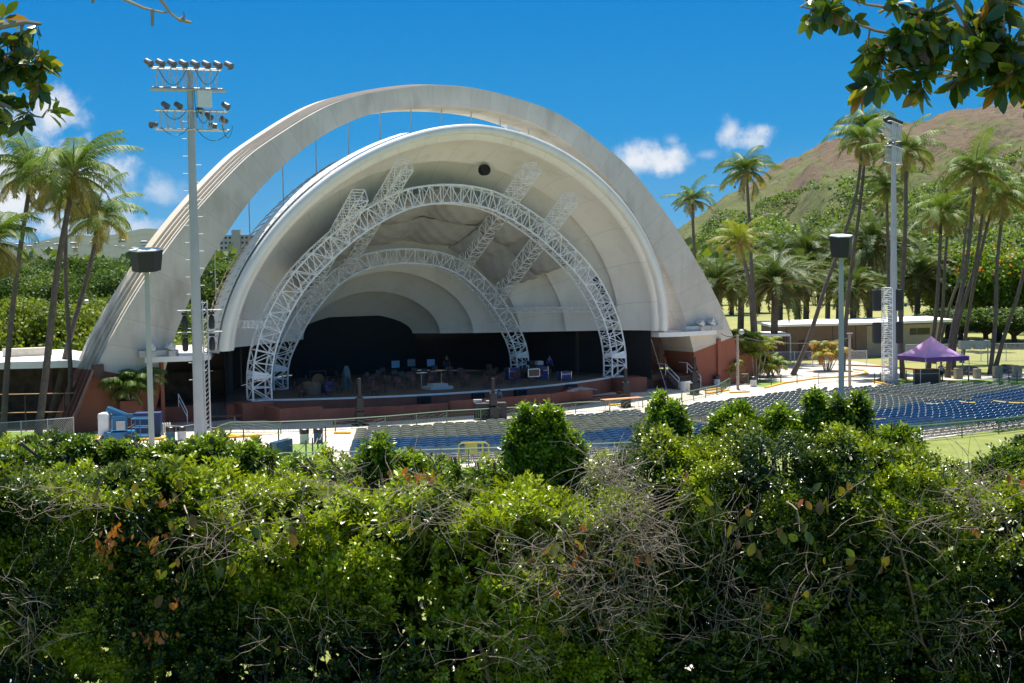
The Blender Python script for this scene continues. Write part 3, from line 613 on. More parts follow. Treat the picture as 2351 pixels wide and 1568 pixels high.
# yellow tape across aisles
m_tape=mat('caution_tape',(.75,.55,.08),.5,.1,3)
for (x0,y0,x1,y1,lab) in [(1995,961,2033,961,'yellow tape strip across blue chairs behind the tall shrub'),(2126,926,2165,925,'yellow tape across blue chairs at the seating aisle nearest the tent'),(2202,921,2240,924,'yellow tape across blue chairs, middle strip of the far right seating'),(2281,920,2351,925,'yellow tape across blue chairs at the right edge of the photo')]:
    a=G(x0,y0,.95);b=G(x1,y1,.95); tag(MB().tube([a,(a+b)/2-ZZ*.05,b],.035,4).build('caution_tape',m_tape),lab,'tape')
# ------------------------------------------------------------ green fences
def rail_fence(name,pts,label,arcs=True,h=1.0,step=2.6,m=None,cat='fence',pattern='mix',group=None):
    m=m or m_green; P=[np.array([p[0],p[1],0.]) for p in pts]; th=thing(name,P[0],label,cat,group); k=0
    for a,b in zip(P[:-1],P[1:]):
        L=np.linalg.norm(b-a); n=max(1,round(L/step))
        for i in range(n):
            p=a+(b-a)*i/n; q=a+(b-a)*(i+1)/n; MB().bar(p,p+ZZ*h,.04).build('post',m,th)
            f=MB(); f.bar(p+ZZ*h,q+ZZ*h,.035); f.bar(p+ZZ*.12,q+ZZ*.12,.022)
            kind={'mix':('bars','arcs')[k%2],'x':'x','rope':'none','bars':'bars'}[pattern]
            if kind=='bars':
                nb=int(L/n/.16)
                for j in range(1,nb): w=p+(q-p)*j/nb; f.bar(w+ZZ*.12,w+ZZ*h,.011)
            elif kind=='arcs':
                D=q-p
                for c in (.0,.33,.67,1.):
                    for rr in (.22,.33):
                        pts_=[]
                        for t in np.linspace(0,pi,9):
                            u=c+rr*math.cos(t); 
                            if 0<=u<=1: pts_.append(p+D*u+ZZ*(.12+.82*(h-.12)*math.sin(t)*rr/.33))
                        if len(pts_)>2: f.tube(pts_,.011,4)
            elif kind=='x': f.bar(p+ZZ*.12,q+ZZ*h,.014); f.bar(q+ZZ*.12,p+ZZ*h,.014)
            f.build('fence_panel',m,th); k+=1
    MB().bar(P[-1],P[-1]+ZZ*h,.04).build('post',m,th); return th
rail_fence('railing',P2([(505,1006),(530,997),(645,996),(770,991),(885,983),(1026,970),(1180,961),(1268,955),(1322,949),(1400,946),(1476,936),(1565,926),(1646,907),(1676,889)]),'long green metal railing with bars and arches in front of the stage',h=.82)
B=[arcpt(t,74.0+.08*max(0,-12+73*math.sin(t)-4)) for t in np.linspace(-.04,.93,24)]
rail_fence('railing',[(p[0],p[1]) for p in B],'thin green railing behind the last row of blue chairs',h=.95,step=2.6,pattern='x')
rail_fence('railing',P2([(1679,884),(1718,884)]),'short green rack of rails beside the white rubbish drum',h=1.0,step=2,pattern='none' if 0 else 'x')
rail_fence('railing',P2([(1879,882),(1926,879)]),'grey crowd barrier on the roadway behind the right lamp pole',h=.95,step=2,pattern='bars',m=m_grey,cat='barrier')
def chainlink(name,a,b,h,n,label,rails=True):
    P=[a+(b-a)*i/n for i in range(n+1)]; th=thing(name,P[0],label,'fence')
    for p in P: MB().bar(p,p+ZZ*(h+.05),.035,6).build('post',m_steel,th)
    f=MB(); f.bar(a+ZZ*h,b+ZZ*h,.025,5)
    if rails: f.bar(a+ZZ*.08,b+ZZ*.08,.012,4)
    f.build('rail',m_steel,th)
    w=MB(); L=np.linalg.norm(b-a); t=(b-a)/L; st=.16; k=-h
    while k<L:
        for sg in (1,-1):
            u0,u1=k,k+h; z0,z1=(0,h) if sg>0 else (h,0)
            if u0<0: z0+= (z1-z0)*(-u0/h); u0=0
            if u1>L: z1-= (z1-z0)*(u1-L)/(u1-u0) if u1>u0 else 0; u1=L
            if u1>u0+.02: w.bar(a+t*u0+ZZ*z0,a+t*u1+ZZ*z1,.006,3)
        k+=st
    w.build('wire_mesh',m_steel,th); return th
chainlink('chain_link_fence',G(-140,1036),G(170,1011),1.5,5,'low chain link fence on the grass at the left palms')
chainlink('chain_link_fence',G(1700,842),G(1990,838),1.5,7,'chain link fence before the low building, left of the light tower')
chainlink('chain_link_fence',G(2080,832),G(2600,826),1.9,9,'chain link fence along the dark trees behind the tent')
f=thing('pipe_fence',G(-60,990),'two rail pipe fence in front of the dark left wing','fence')
for p in [(-60,990),(60,990),(150,987),(185,985)]: MB().bar(G(*p),G(*p)+ZZ*2.6,.05).build('post',m_brown,f)
for z in (1.25,2.55): MB().bar(G(-60,990)+ZZ*z,G(185,985)+ZZ*z,.035).build('rail',m_wood,f)
# rope bollards
def bollard(x,y,h,lab): return tag(MB().lathe(G(x,y),[(.045,0),(.045,h-.05),(.03,h)],8).build('bollard',m_dgreen,org=G(x,y),smooth=True),lab,'bollard')
bl=[(559.6,1010,.75,'bollard nearest the left light pole'),(640,1020,1.0,'tall bollard left of the two rubbish drums'),(663,1030,.6,'short bollard behind the stacked blue chairs'),(703,1049,1.0,'bollard at the near tip of the small grass patch'),(718,1043,1.0,'second bollard from the tip of the small grass patch'),(730,1031,.95,'bollard halfway along the small grass patch'),(740,1021,.95,'bollard by the blue rubbish drum'),(748,1013,.95,'bollard farthest along the small grass patch'),
    (1771,884,.9,'rope bollard on the right road, nearest the white drum'),(1793,881,.9,'second rope bollard from the white drum on the right'),(1830,880,.9,'third rope bollard from the white drum on the right'),(2008,882,1,'bollard left of the right light tower'),(2021,880,1,'pair bollard close to the right light tower'),(2081,876,1,'bollard between the light tower and the tent'),(2104,872,1,'bollard at the left side of the purple tent'),(2223,875,1.1,'bollard right of the purple tent'),(2294,890,1.2,'leaning bollard on the right hand grass'),(2316,878,1,'bollard near the cream boxes'),(2335,880,1.1,'bollard close to the right edge of the photo')]
for x,y,h,l in bl: bollard(x,y,h,'dark green '+l)
def rope(pts,z,name,lab,m=m_steel,sag=.25,r=.02):
    P=[G(*p)+ZZ*z for p in pts]; mb=MB()
    for a,b in zip(P[:-1],P[1:]): mb.tube([a+(b-a)*t-ZZ*sag*4*t*(1-t) for t in np.linspace(0,1,9)],r,4)
    return tag(mb.build(name,m),lab,'rope')
rope([(559.6,1010),(640,1020),(663,1030),(703,1049),(718,1043),(730,1031),(740,1021),(748,1013)],.72,'barrier_rope','pale rope strung between bollards around the small grass patch',m_twig)
rope([(1757,888),(1771,884),(1793,881),(1830,880),(1879,882)],.8,'barrier_rope','chain strung between bollards along the right road',m_dgreen)
rope([(262,1000),(310,1000),(365,998),(470,992),(505,1005)],.8,'barrier_rope','sagging rope passing behind the blue boom lift',m_twig,.3)
a,b=G(1560,905,0),G(1685,862,0)
# ------------------------------------------------------------ people
def person(loc,rz,label,shirt,legs,pose=None,skin=(.30,.17,.11),hair=(.015,.012,.01),trous=False):
    "joints in metres, x to the figure's left, -y forwards"
    J=dict(pelvis=(0,0,.95),waist=(0,-.0,1.08),chest=(0,0,1.32),neck=(0,0,1.48),headb=(0,-.02,1.56),head=(0,-.03,1.66),crown=(0,-.02,1.74),
      shL=(.18,0,1.42),elL=(.26,.02,1.14),wrL=(.27,-.10,.90),shR=(-.18,0,1.42),elR=(-.26,.02,1.14),wrR=(-.27,-.10,.90),
      hipL=(.09,0,.90),knL=(.11,-.03,.50),anL=(.11,.02,.09),toL=(.12,-.15,.04),hipR=(-.09,0,.90),knR=(-.11,-.03,.50),anR=(-.11,.02,.09),toR=(-.12,-.15,.04))
    J.update(pose or {})
    Rr=dict(pelvis=.13,waist=.125,chest=.145,neck=.058,headb=.075,head=.098,crown=.07,shL=.062,elL=.043,wrL=.028,shR=.062,elR=.043,wrR=.028,hipL=.095,knL=.062,anL=.042,toL=.03,hipR=.095,knR=.062,anR=.042,toR=.03)
    E=[('pelvis','waist'),('waist','chest'),('chest','neck'),('neck','headb'),('headb','head'),('head','crown'),('chest','shL'),('shL','elL'),('elL','wrL'),('chest','shR'),('shR','elR'),('elR','wrR'),('pelvis','hipL'),('hipL','knL'),('knL','anL'),('anL','toL'),('pelvis','hipR'),('hipR','knR'),('knR','anR'),('anR','toR')]
    for sd in 'LR':
        w=np.array(J['wr'+sd]); d=unit(w-np.array(J['el'+sd])); J['pa'+sd]=tuple(w+d*.07); Rr['pa'+sd]=.03; E.append(('wr'+sd,'pa'+sd)); s_=unit(np.cross(d,[0,1,.2]))
        for k,(o,l) in enumerate(((-.03,.07),(-.01,.085),(.012,.08),(.033,.06))): J[f'f{k}'+sd]=tuple(w+d*(.08+l)+s_*o*1.2+np.array([0,-.01*k,0])); Rr[f'f{k}'+sd]=.009; E.append(('pa'+sd,f'f{k}'+sd))
        J['th'+sd]=tuple(w+d*.07+s_*-.055+np.array([0,-.03,0])); Rr['th'+sd]=.011; E.append(('wr'+sd,'th'+sd))
    th=thing('person',loc,label,'person'); th.rotation_euler=(0,0,rz)
    def skn(name,names,m,extra=0,root='pelvis',ends=None):
        ix={n:i for i,n in enumerate(names)}; me=bpy.data.meshes.new(name); me.from_pydata([J[n] for n in names],[(ix[a],ix[b]) for a,b in E if a in ix and b in ix],[])
        o=link(name,me,m,th); sk=o.modifiers.new('skin','SKIN')
        for n in names:
            d=me.skin_vertices[0].data[ix[n]]; q=Rr[n]+extra; d.radius=(q,q*(.72 if n in('pelvis','waist','chest') else 1)); d.use_root=(n==root)
        sk.use_smooth_shade=True; o.modifiers.new('sub','SUBSURF').levels=1; o.modifiers[-1].render_levels=1; return o
    skn('body',list(J),mat('skin_%d'%int(skin[0]*100),skin,.6,.05))
    skn('shirt',['pelvis','waist','chest','shL','elL','shR','elR'] ,mat('cloth_%d_%d_%d'%tuple(int(c*99) for c in shirt),shirt,.9,.1,5),.016,'waist')
    skn('trousers' if trous else 'shorts',['pelvis','hipL','knL','hipR','knR']+(['anL','anR'] if trous else []),mat('cloth_%d_%d_%d'%tuple(int(c*99) for c in legs),legs,.9,.1,5),.018)
    h=np.array(J['head']); mb=MB(); pr=[(.098,.0),(.108,.04),(.10,.08),(.07,.115),(.02,.13)]; mb.lathe(h+[0,.02,-.01],pr,10); mb.build('hair',mat('hair_dark',hair,.7,.1),th,smooth=True,org=(0,0,0))
    f=MB(); f.add([h+[0,-.128,-.01],h+[.016,-.092,-.02],h+[-.016,-.092,-.02],h+[0,-.09,.03]],[(0,1,2),(0,3,1),(0,2,3)]); 
    f.build('nose',mat('skin_%d'%int(skin[0]*100),skin),th,org=(0,0,0))
    e=MB()
    return th
gp=G(1610,861,1.28)
person(G(1144,942,0),R_(10),'person in a blue shirt stooping over the mixing desk before the stage',(.07,.28,.62),(.03,.03,.04),
   dict(waist=(0,-.05,1.08),chest=(0,-.22,1.28),neck=(0,-.33,1.40),headb=(0,-.39,1.44),head=(0,-.45,1.50),crown=(0,-.46,1.58),shL=(.18,-.22,1.36),shR=(-.18,-.22,1.36),elL=(.24,-.3,1.1),wrL=(.2,-.5,.98),elR=(-.24,-.3,1.1),wrR=(-.2,-.5,.98)),trous=True)
person(G(1262,861,1.28),R_(150),'person in a deep blue shirt and dark shorts standing on the right of the stage',(.02,.06,.35),(.02,.02,.03))
person(G(1525,858,.9),R_(60),'person in a pink shirt lifting something beside the stage steps',(.55,.12,.16),(.12,.12,.14),dict(elL=(.34,-.14,1.40),wrL=(.22,-.3,1.58),elR=(-.3,-.16,1.3),wrR=(-.16,-.34,1.48)))
person(G(1026,858,1.28),R_(20),'person in a black shirt standing near the middle of the stage',(.015,.015,.018),(.03,.05,.1))
person(G(2161,876),R_(200),'person in a pale grey shirt working under the purple tent',(.42,.46,.52),(.03,.03,.04),dict(elL=(.26,-.12,1.16),wrL=(.16,-.36,1.1),elR=(-.26,-.12,1.16),wrR=(-.16,-.36,1.1)),trous=True)
# ------------------------------------------------------------ stage gear
m_pink=mat('rose_upholstery',(.17,.075,.075),.8,.1,4); m_chrome=mat('chrome',(.5,.5,.5),.25,.05,metal=.8)
oc=thing('orchestra_chair',(0,0,0),'rose padded chair with a dark frame among the orchestra seats on stage','chair','orchestra chairs on the stage')
MB().box((0,0,.46),(.44,.42,.06)).build('seat',m_pink,oc,bevel=.02); MB().box((0,.21,.72),(.42,.05,.34)).build('backrest',m_pink,oc,bevel=.02)
for sx in (-.2,.2):
    for sy in (-.18,.18): MB().bar((sx,sy,0),(sx,sy,.45 if sy<0 else .85),.014).build('leg',m_blackbox,oc)
ms=thing('music_stand',(0,0,0),'black music stand on the stage','music stand','music stands on the stage')
MB().bar((0,0,.1),(0,0,1.1),.015).build('pole',m_blackbox,ms); MB().add([(-.25,-.02,1.05),(.25,-.02,1.05),(.25,.12,1.38),(-.25,.12,1.38)],[(0,1,2,3)]).build('desk',m_blackbox,ms)
f=MB(); [f.bar((0,0,.12),(.28*math.cos(a),.28*math.sin(a),0),.012) for a in (0,2.1,4.2)]; f.build('foot',m_blackbox,ms)
uc=um=False; k=0
for rr,nn in ((4.2,11),(5.7,14),(7.2,16),(8.7,17),(10.2,15)):
    for j in range(nn):
        t=R_(12+156*j/(nn-1)); s=rr*math.cos(t)*1.25-2.6+random.uniform(-.25,.25); d=-2.2+rr*math.sin(t)*1.05+random.uniform(-.3,.3)
        if d<dfront(s)+.8 or abs(s)>13: continue
        rz=math.atan2(-(A0+UU*s+NB*d-Wd(-3,-2,0))[1],-(A0+UU*s+NB*d-Wd(-3,-2,0))[0])+pi/2+random.uniform(-.3,.3)
        if k%4!=3: place(oc,uc,Wd(s,d,1.28),rz,1.0); uc=True
        if k%2==0: q=unit(Wd(-3,-2,0)-Wd(s,d,0)); place(ms,um,Wd(s,d,1.28)+q*.8,rz,1.0,); um=True
        k+=1
def box_thing(name,c,d,m,lab,cat,rz=0.,bev=.02,extra=None):
    c=np.array(c,float); th=thing(name,c,lab,cat); MB().box(c+ZZ*d[2]/2,d,rz).build('body',m,th,bevel=bev)
    if extra: extra(th,c,d,rz)
    return th
def trims(m):
    def f(th,c,d,rz):
        ca,sa=math.cos(rz),math.sin(rz)
        for i,(sx,sy) in enumerate(((-1,-1),(1,-1),(1,1),(-1,1))):
            x,y=sx*d[0]/2,sy*d[1]/2; p=c+np.array([x*ca-y*sa,x*sa+y*ca,0]); MB().box(p+ZZ*d[2]/2,(.05,.05,d[2]+.02),rz).build('corner_trim',m,th)
        MB().box(c+ZZ*(d[2]*.72),(d[0]+.012,d[1]+.012,.03),rz).build('lid_edge',m,th)
    return f
m_case=mat('case_blue',(.03,.05,.16),.5,.15,3)
for x,y,d,l in [(1456,868,(1.1,.7,.9),'dark blue wheeled flight case left of the stage console'),(1519,868,(1.2,.8,1.0),'wide blue flight case under the open console lid'),(1496,862,(.9,.7,.8),'dark flight case wedged between two blue cases'),(1540,862,(.7,.6,.7),'small dark flight case at the right rear stage')]:
    pp_=G((1300+ (x-1300))/1.0 if 0 else x,y,1.28)
bx=[((G(1176,871,1.28)),(1.0,.7,1.0),'blue flight case standing right of the rear arch leg'),((G(1237,870,1.28)),(1.4,.8,1.05),'wide blue flight case with a console lid propped open'),((G(1205,868,1.28)),(.9,.7,.75),'black low case between the two blue flight cases'),((G(1296,873,1.28)),(1.0,.6,.75),'grey blue flight case at the right front stage corner')]
for i,(p,d,l) in enumerate(bx): box_thing('flight_case',p,d,m_case if i!=2 else m_blackbox,l,'flight case',phi,extra=trims(m_chrome))
pl=G(1228,870,1.28)+ZZ*1.1+NB*.2
for i in range(2): box_thing('rack_unit',G(1222+16*i,866,1.28)+ZZ*1.07,(.8-.2*i,.5,.35),m_grey if i else m_blackbox,('small grey' if i else 'small black')+' rack unit on top of the wide flight case','equipment',phi)
f=thing('console_lid',G(1226,864,2.6),'open console lid frame with bright rim above the flight cases','lid'); q=G(1226,864,2.6); fr=MB()
for a,b in (((-.5,0),(.5,0)),((.5,0),(.5,.55)),((.5,.55),(-.5,.55)),((-.5,.55),(-.5,0))): fr.bar(q+UU*a[0]+ZZ*a[1],q+UU*b[0]+ZZ*b[1],.04)
fr.build('rim',m_grey,f); MB().box(q+ZZ*.27,(1.0,.04,.5),phi).build('panel',m_blackbox,f)
# podium with music desk and rail, gong, bell rack, draped cover
p=G(1005,893,1.28); t=thing('podium',p,"conductor's two step podium with a white rail",'podium')
MB().box(p+ZZ*.12,(2.0,1.5,.24),phi).build('lower_step',m_grey,t); MB().box(p+ZZ*.34,(1.3,1.1,.2),phi).build('upper_step',m_grey,t)
r_=MB(); r_.tube([p+UU*.5+NB*.3+ZZ*.44,p+UU*.5+NB*.3+ZZ*1.4,p-UU*.4+NB*.3+ZZ*1.4],.04,5); r_.build('rail',m_wood,t)
p=G(968,893,1.28); t=thing('lectern_stand',p,'white lit music desk left of the podium','music stand'); MB().bar(p,p+ZZ*1.2,.03).build('pole',m_grey,t); MB().box(p+ZZ*1.3,(.8,.35,.05),phi).build('desk',m_white,t)
p=G(731,905,1.28); t=thing('gong_frame',p,'round gong hanging in a square frame at the left of the stage','gong'); fr=MB(); 
for a,b in (((-.65,0),(-.65,1.8)),((.65,0),(.65,1.8)),((-.65,1.8),(.65,1.8))): fr.bar(p+UU*a[0]+ZZ*a[1],p+UU*b[0]+ZZ*b[1],.035)
fr.build('frame',m_blackbox,t); MB().lathe(p+ZZ*1.05,[(.5,-.02),(.55,.0),(.5,.03),(.1,.05)],20,ax=-NB).build('gong',mat('bronze',(.07,.05,.025),.4,.1,metal=.6),t)
for x,y,w,h,c,l in [(796,890,.8,1.8,(.10,.16,.19),'tall harp under a grey blue cloth cover'),(715,905,1.5,1.0,(.16,.12,.09),'brown marimba with arched pipes at the stage left'),(705+15,903,1.2,.9,(.05,.05,.06),'low black covered instrument by the marimba'),(720+25,900,1.3,.8,(.02,.05,.2),'drum trolley under a deep blue cloth')]:
    q=G(x,y,1.28); V=[]; tt=thing('covered_instrument',q,l,'instrument'); pr=[(w*.5,0),(w*.48,h*.4),(w*.36,h*.75),(w*.2,h*.97),(.03,h)] if h>1.5 else [(w*.5,0),(w*.5,h*.7),(w*.47,h*.93),(w*.3,h)]
    MB().lathe(q,[(a,b) for a,b in pr],12).build('cover',mat('cover_%d'%int(x),c,.9,.2,3,bump=.3),tt,smooth=True)
    q2=MB(); [q2.bar(q+UU*a-ZZ*0,q+UU*a+ZZ*.15,.05) for a in (-w*.35,w*.35)]; q2.build('castor',m_blackbox,tt)
for x,y,c,l in [(909,872,(.15,.30,.45),'pale blue music folder screen on a stand at centre stage'),(990,868,(.15,.30,.45),'pale blue folder screen right of centre stage'),(945,868,(.10,.18,.2),'grey folder screen between the two blue ones')]:
    q=G(x,y,1.28); t=thing('folder_screen',q,l,'screen'); MB().bar(q,q+ZZ*1.3,.02).build('pole',m_blackbox,t); MB().box(q+ZZ*1.35,(.75,.04,.6),phi).build('panel',mat('folder_%d'%x,c,.6,.1,3),t)
# monitors hung on the stage edge
for s,l in ((-4.7,'leftmost'),(-.2,'second from left'),(3.8,'third from left'),(9.5,'rightmost')):
    q=Wd(s,dfront(s)-.35,.72); t=thing('floor_monitor',q,'black wedge speaker on the red stage front, '+l,'speaker'); MB().box(q+ZZ*.25,(1.0,.42,.5),phi).build('cabinet',m_blackbox,t,bevel=.03); MB().box(q+ZZ*.25-NB*.215,(.85,.02,.38),phi).build('grille',m_black,t)
# mixing desk before the stage
q=G(1126,962); t=thing('mixing_desk',q,'black covered sound desk with a grey screen in front of the stage','desk'); MB().box(q+ZZ*.6,(2.3,.9,1.2),.15).build('cover',m_blackbox,t,bevel=.06)
MB().box(q+ZZ*1.32+np.array([-.9,0,0]),(.6,.35,.22),.15).build('screen',m_grey,t); MB().box(q+ZZ*1.28+np.array([.1,0,0]),(.8,.4,.12),.15).build('mixer',m_grey,t)
# black speaker columns
for x,y,h,l in [(827,976,3.3,'in front of the left part of the stage'),(1133,964,3.0,'beside the sound desk'),(1437,935,3.0,'between the plank table and right stage'),(1595,906,3.2,'on the plaza before the right arch foot')]:
    q=G(x,y); t=thing('speaker_column',q,'slim black speaker column on a cabinet '+l,'speaker')
    MB().box(q+ZZ*.45+ZZ*.05,(.62,.6,.9),.3).build('sub_cabinet',m_blackbox,t,bevel=.03); MB().box(q+ZZ*1.5,(.5,.42,.9),.3).build('bass_cabinet',m_blackbox,t,bevel=.03); MB().box(q+ZZ*(1.95+(h-1.95)/2),(.22,.2,h-1.95),.3).build('column',m_blackbox,t,bevel=.02)
    MB().box(q+ZZ*.03,(1.1,.9,.06),.3).build('base_plate',m_black,t)
# drums, tables, stacks
def drum(x,y,c,lab,bag=True,z=0):
    q=G(x,y,z); t=thing('rubbish_drum',q,lab,'bin'); MB().lathe(q,[(.27,0),(.29,.02),(.29,.3),(.30,.31),(.29,.33),(.29,.6),(.30,.61),(.29,.63),(.29,.88),(.27,.88)],18).build('barrel',mat('drum_%d'%int(c[2]*100),c,.5,.1,3),t,smooth=True)
    if bag: MB().lathe(q,[(.305,.62),(.315,.75),(.31,.9),(.28,.92),(.22,.86)],14).build('liner',mat('bin_liner',(.02,.02,.022),.35,.2,9,bump=.6),t,smooth=True)
drum(699,1018,(.62,.64,.60),'white rubbish drum with black liner, left of the blue one'); drum(731,1017,(.03,.12,.28),'blue rubbish drum with black liner beside the grass patch')
drum(1646,886,(.6,.62,.64),'white rubbish drum against the red pier wall'); drum(1730,888,(.6,.62,.6),'white rubbish drum with dark lid beside the green rails'); drum(392,1012,(.04,.12,.17),'teal rubbish drum left of the light tower pole'); drum(418,1011,(.55,.57,.58),'pale grey rubbish drum touching the light tower pole')
def table(p,L,rz,m,lab,h=.75):
    t=thing('folding_table',p,lab,'table'); ca,sa=math.cos(rz),math.sin(rz); X=np.array([ca,sa,0]);Y=np.array([-sa,ca,0]); MB().box(p+ZZ*h,(L,.75,.05),rz).build('tabletop',m,t)
    for a in (-.4,.4):
        for b in (-.3,.3): MB().bar(p+X*L*a+Y*b,p+X*L*a*.9+Y*b+ZZ*h,.02).build('leg',m_grey,t)
table(G(503,980),3.0,.1,m_brown,'long dark folding table left of the stage plinth'); table(G(1500,892),3.2,phi,m_brown,'long brown table in shade before the stage steps'); table(G(1428,944),3.4,.5,mat('orange_plank',(.55,.25,.10),.7),'orange plank table behind the green railing',.95)
def stack(x,y,n,lab,m,rz=.2):
    q=G(x,y); t=thing('chair_stack',q,lab,'chairs')
    for k in range(n):
        c=q+np.array([math.cos(rz),math.sin(rz),0])*k*.15; MB().box(c+ZZ*.5,(.05,.5,.85),rz,).build('folded_chair',m,t,bevel=.04)
stack(628,1052,14,'row of folded blue chairs standing at the edge of the grass patch',m_chairblue,1.25); stack(1567,901,7,'white folded chairs leaning in the shade by the pier',m_white,.6); stack(375,1003,4,'white folding chair leaning behind the left lamp pole',m_white,.4)
q=G(342,1001); box_thing('crate',q,(1.7,1.0,1.6),mat('crate_blue',(.015,.04,.15),.5),'dark blue crate behind the left lamp pole','crate',.1)
for x,y,l in [(385,1004,'small pale trolley with folded chairs')]: pass
q=Wd(7.5,-6.4,1.0); V=[];n=9
gx,gy=np.meshgrid(np.linspace(-1.3,1.3,12),np.linspace(-.45,.45,7)); hz=.28*np.exp(-(gx**2*.9+gy**2*4))+.09*fn(gx,gy,0,7,5)+.1
Vt=np.array([q+UU*a+NB*b+ZZ*max(c,.03) for a,b,c in zip(gx.ravel(),gy.ravel(),hz.ravel())]); Ft=np.array([(j*12+i,j*12+i+1,(j+1)*12+i+1,(j+1)*12+i) for j in range(6) for i in range(11)])
tag(npobj('tarpaulin',Vt,Ft,mat('grey_tarp',(.30,.30,.31),.6,.1,4,bump=.4),None,org=np.zeros(3)),'crumpled grey tarpaulin dumped on the red planter wall','tarpaulin')
# yellow plastic gate
q=G(1088,1060); t=thing('plastic_barrier',q,'yellow plastic crowd barrier behind the back row of chairs','barrier'); m_py=mat('barrier_yellow',(.42,.40,.10),.5,.08,3)
f=MB(); f.tube([q+np.array([-.85,0,0]),q+np.array([-.85,0,.95]),q+np.array([-.65,0,1.08]),q+np.array([.65,0,1.08]),q+np.array([.85,0,.95]),q+np.array([.85,0,0])],.06,6); f.build('frame',m_py,t,smooth=True)
f=MB(); 
for a in (-.45,.5): f.box(q+np.array([a,0,.6]),(.10,.05,.9))
f.build('upright',m_py,t); MB().box(q+np.array([-.1,0,.72]),(.62,.05,.6)).build('sign_panel',m_py,t)
# small black cases behind the seats on the right
for x,y,w,l in [(2205,974,1.7,'left'),(2242,971,1.6,'right')]: box_thing('road_case',G(x,y),(w,.8,.55),m_blackbox,'low black case behind the blue chairs, %s one of the pair'%l,'case',.4,extra=trims(m_dgreen))
# A-frame ladder on stage right, light stand
q=G(1447,850,1.25); t=thing('step_ladder',q,'green folding ladder standing before the stone wall on stage right','ladder'); lf=MB()
for sx in (-.3,.3):
    MB().bar(q+UU*sx,q+UU*sx*.6+NB*.35+ZZ*2.9,.035).build('rail',mat('ladder_green',(.03,.12,.09),.5),t); MB().bar(q+UU*sx+NB*.8,q+UU*sx*.6+NB*.38+ZZ*2.85,.025).build('rear_leg',mat('ladder_green',(.03,.12,.09),.5),t)
for k in range(8): lf.bar(q-UU*.29+NB*.04*k+ZZ*(.3+.33*k),q+UU*.29+NB*.04*k+ZZ*(.3+.33*k),.02)
lf.build('rungs',m_grey,t)
q=G(1507,886,.0); t=thing('lighting_stand',q,'tall thin pole with a T bar beside the stage steps','stand'); a=G(1493,860,.9); MB().tube([a,a+ZZ*4.0],.05,6).build('pole',m_truss,t); MB().bar(a+ZZ*4-UU*.3,a+ZZ*4+UU*.3,.04).build('t_bar',m_truss,t); MB().bar(a+ZZ*3.6,G(1530,893,0),.035).build('brace',m_truss,t)
# ------------------------------------------------------------ lamp poles, light towers
def lamp_pole(xb,yb,xt,yt,lab,rz,w,hd,rad):
    b=G(xb,yb); sc=b[1]/F; H=(yb-yt)*b[1]/F*1.0; top=b+ZZ*H; t=thing('lamp_pole',b,lab,'lamp pole')
    MB().lathe(b,[(rad,0),(rad,.1),(rad*.95,H*.5),(rad*.8,H)],14).build('pole',mat('pale_green_paint',(.36,.39,.37),.5,.08,.6),t,smooth=True)
    h=MB(); n=6; pr=[]
    R1=w/2
    # hexagonal black drum head, wider at the top
    V=[top+np.array([math.cos(2*pi*k/n+rz)*r_,math.sin(2*pi*k/n+rz)*r_,z_]) for r_,z_ in ((R1*.86,-.0),(R1,hd)) for k in range(n)]
    V=[v+ZZ*.13*(v[1]-top[1]) for v in V]; h.add(V,[(k,(k+1)%n,n+(k+1)%n,n+k) for k in range(n)]+[tuple(range(n))[::-1],tuple(range(n,2*n))]); h.build('lamp_head',m_blackbox,t)
    c=MB(); V=[top+np.array([math.cos(2*pi*k/n+rz)*r_,math.sin(2*pi*k/n+rz)*r_,z_]) for r_,z_ in ((R1*1.03,hd+.01),(R1*1.03,hd+.08),(R1*.5,hd+.13)) for k in range(n)]
    V=[v+ZZ*.13*(v[1]-top[1]) for v in V]; c.add(V,[(k+i*n,(k+1)%n+i*n,(i+1)*n+(k+1)%n,(i+1)*n+k) for i in (0,1) for k in range(n)]+[tuple(range(n))[::-1],tuple(range(2*n,3*n))]); c.build('lamp_cap',m_white,t)
# heads are 2 m wide drums on ~13 m poles
lamp_pole(349,1034,337,620,'pale lamp pole with a hexagonal black head, left of the stage',.25,2.0,1.25,.18)
lamp_pole(1932,975,1927,588,'pale lamp pole with a square black head, over the right seating',.05,1.55,1.35,.2)
def spot(mbk,p,dirn,r=.22,L=.5):
    d=unit(np.array(dirn,float)); mbk.lathe(np.array(p)-d*L*.5,[(r*.45,0),(r*.8,L*.15),(r*.85,L*.65),(r,L),(r*.85,L),(r*.5,L*.9)],10,ax=d)
def tower(b,H,lab,rackz,face,rad,sm=1.):
    t=thing('light_tower',b,lab,'light tower'); MB().lathe(b,[(rad,0),(rad*.93,H*.3),(rad*.75,H*.65),(rad*.55,H)],14).build('pole',m_steel if 0 else mat('tower_paint',(.42,.43,.45),.5,.1,.5),t,smooth=True)
    X=np.array([math.cos(face),math.sin(face),0]); Y=np.array([-math.sin(face),math.cos(face),0])
    st=MB(); z=4.
    k=0
    while z<rackz-.3: st.bar(b+ZZ*z-X*.0,b+ZZ*z+(X if k%2 else -X)*(rad+.22),.018); z+=.55; k+=1
    st.build('climbing_pegs',m_steel,t)
    return t,X,Y
b=G(459,1013); H=b[1]*(1013-160)/F*1.0
t,X,Y=tower(b,(1013-165)*b[1]/F,'tall grey light tower with two racks of floodlights, left of the shell',21.5,.35,.36)
def zpx(y): return (1013-y)*b[1]/F*1.005
fa=.35
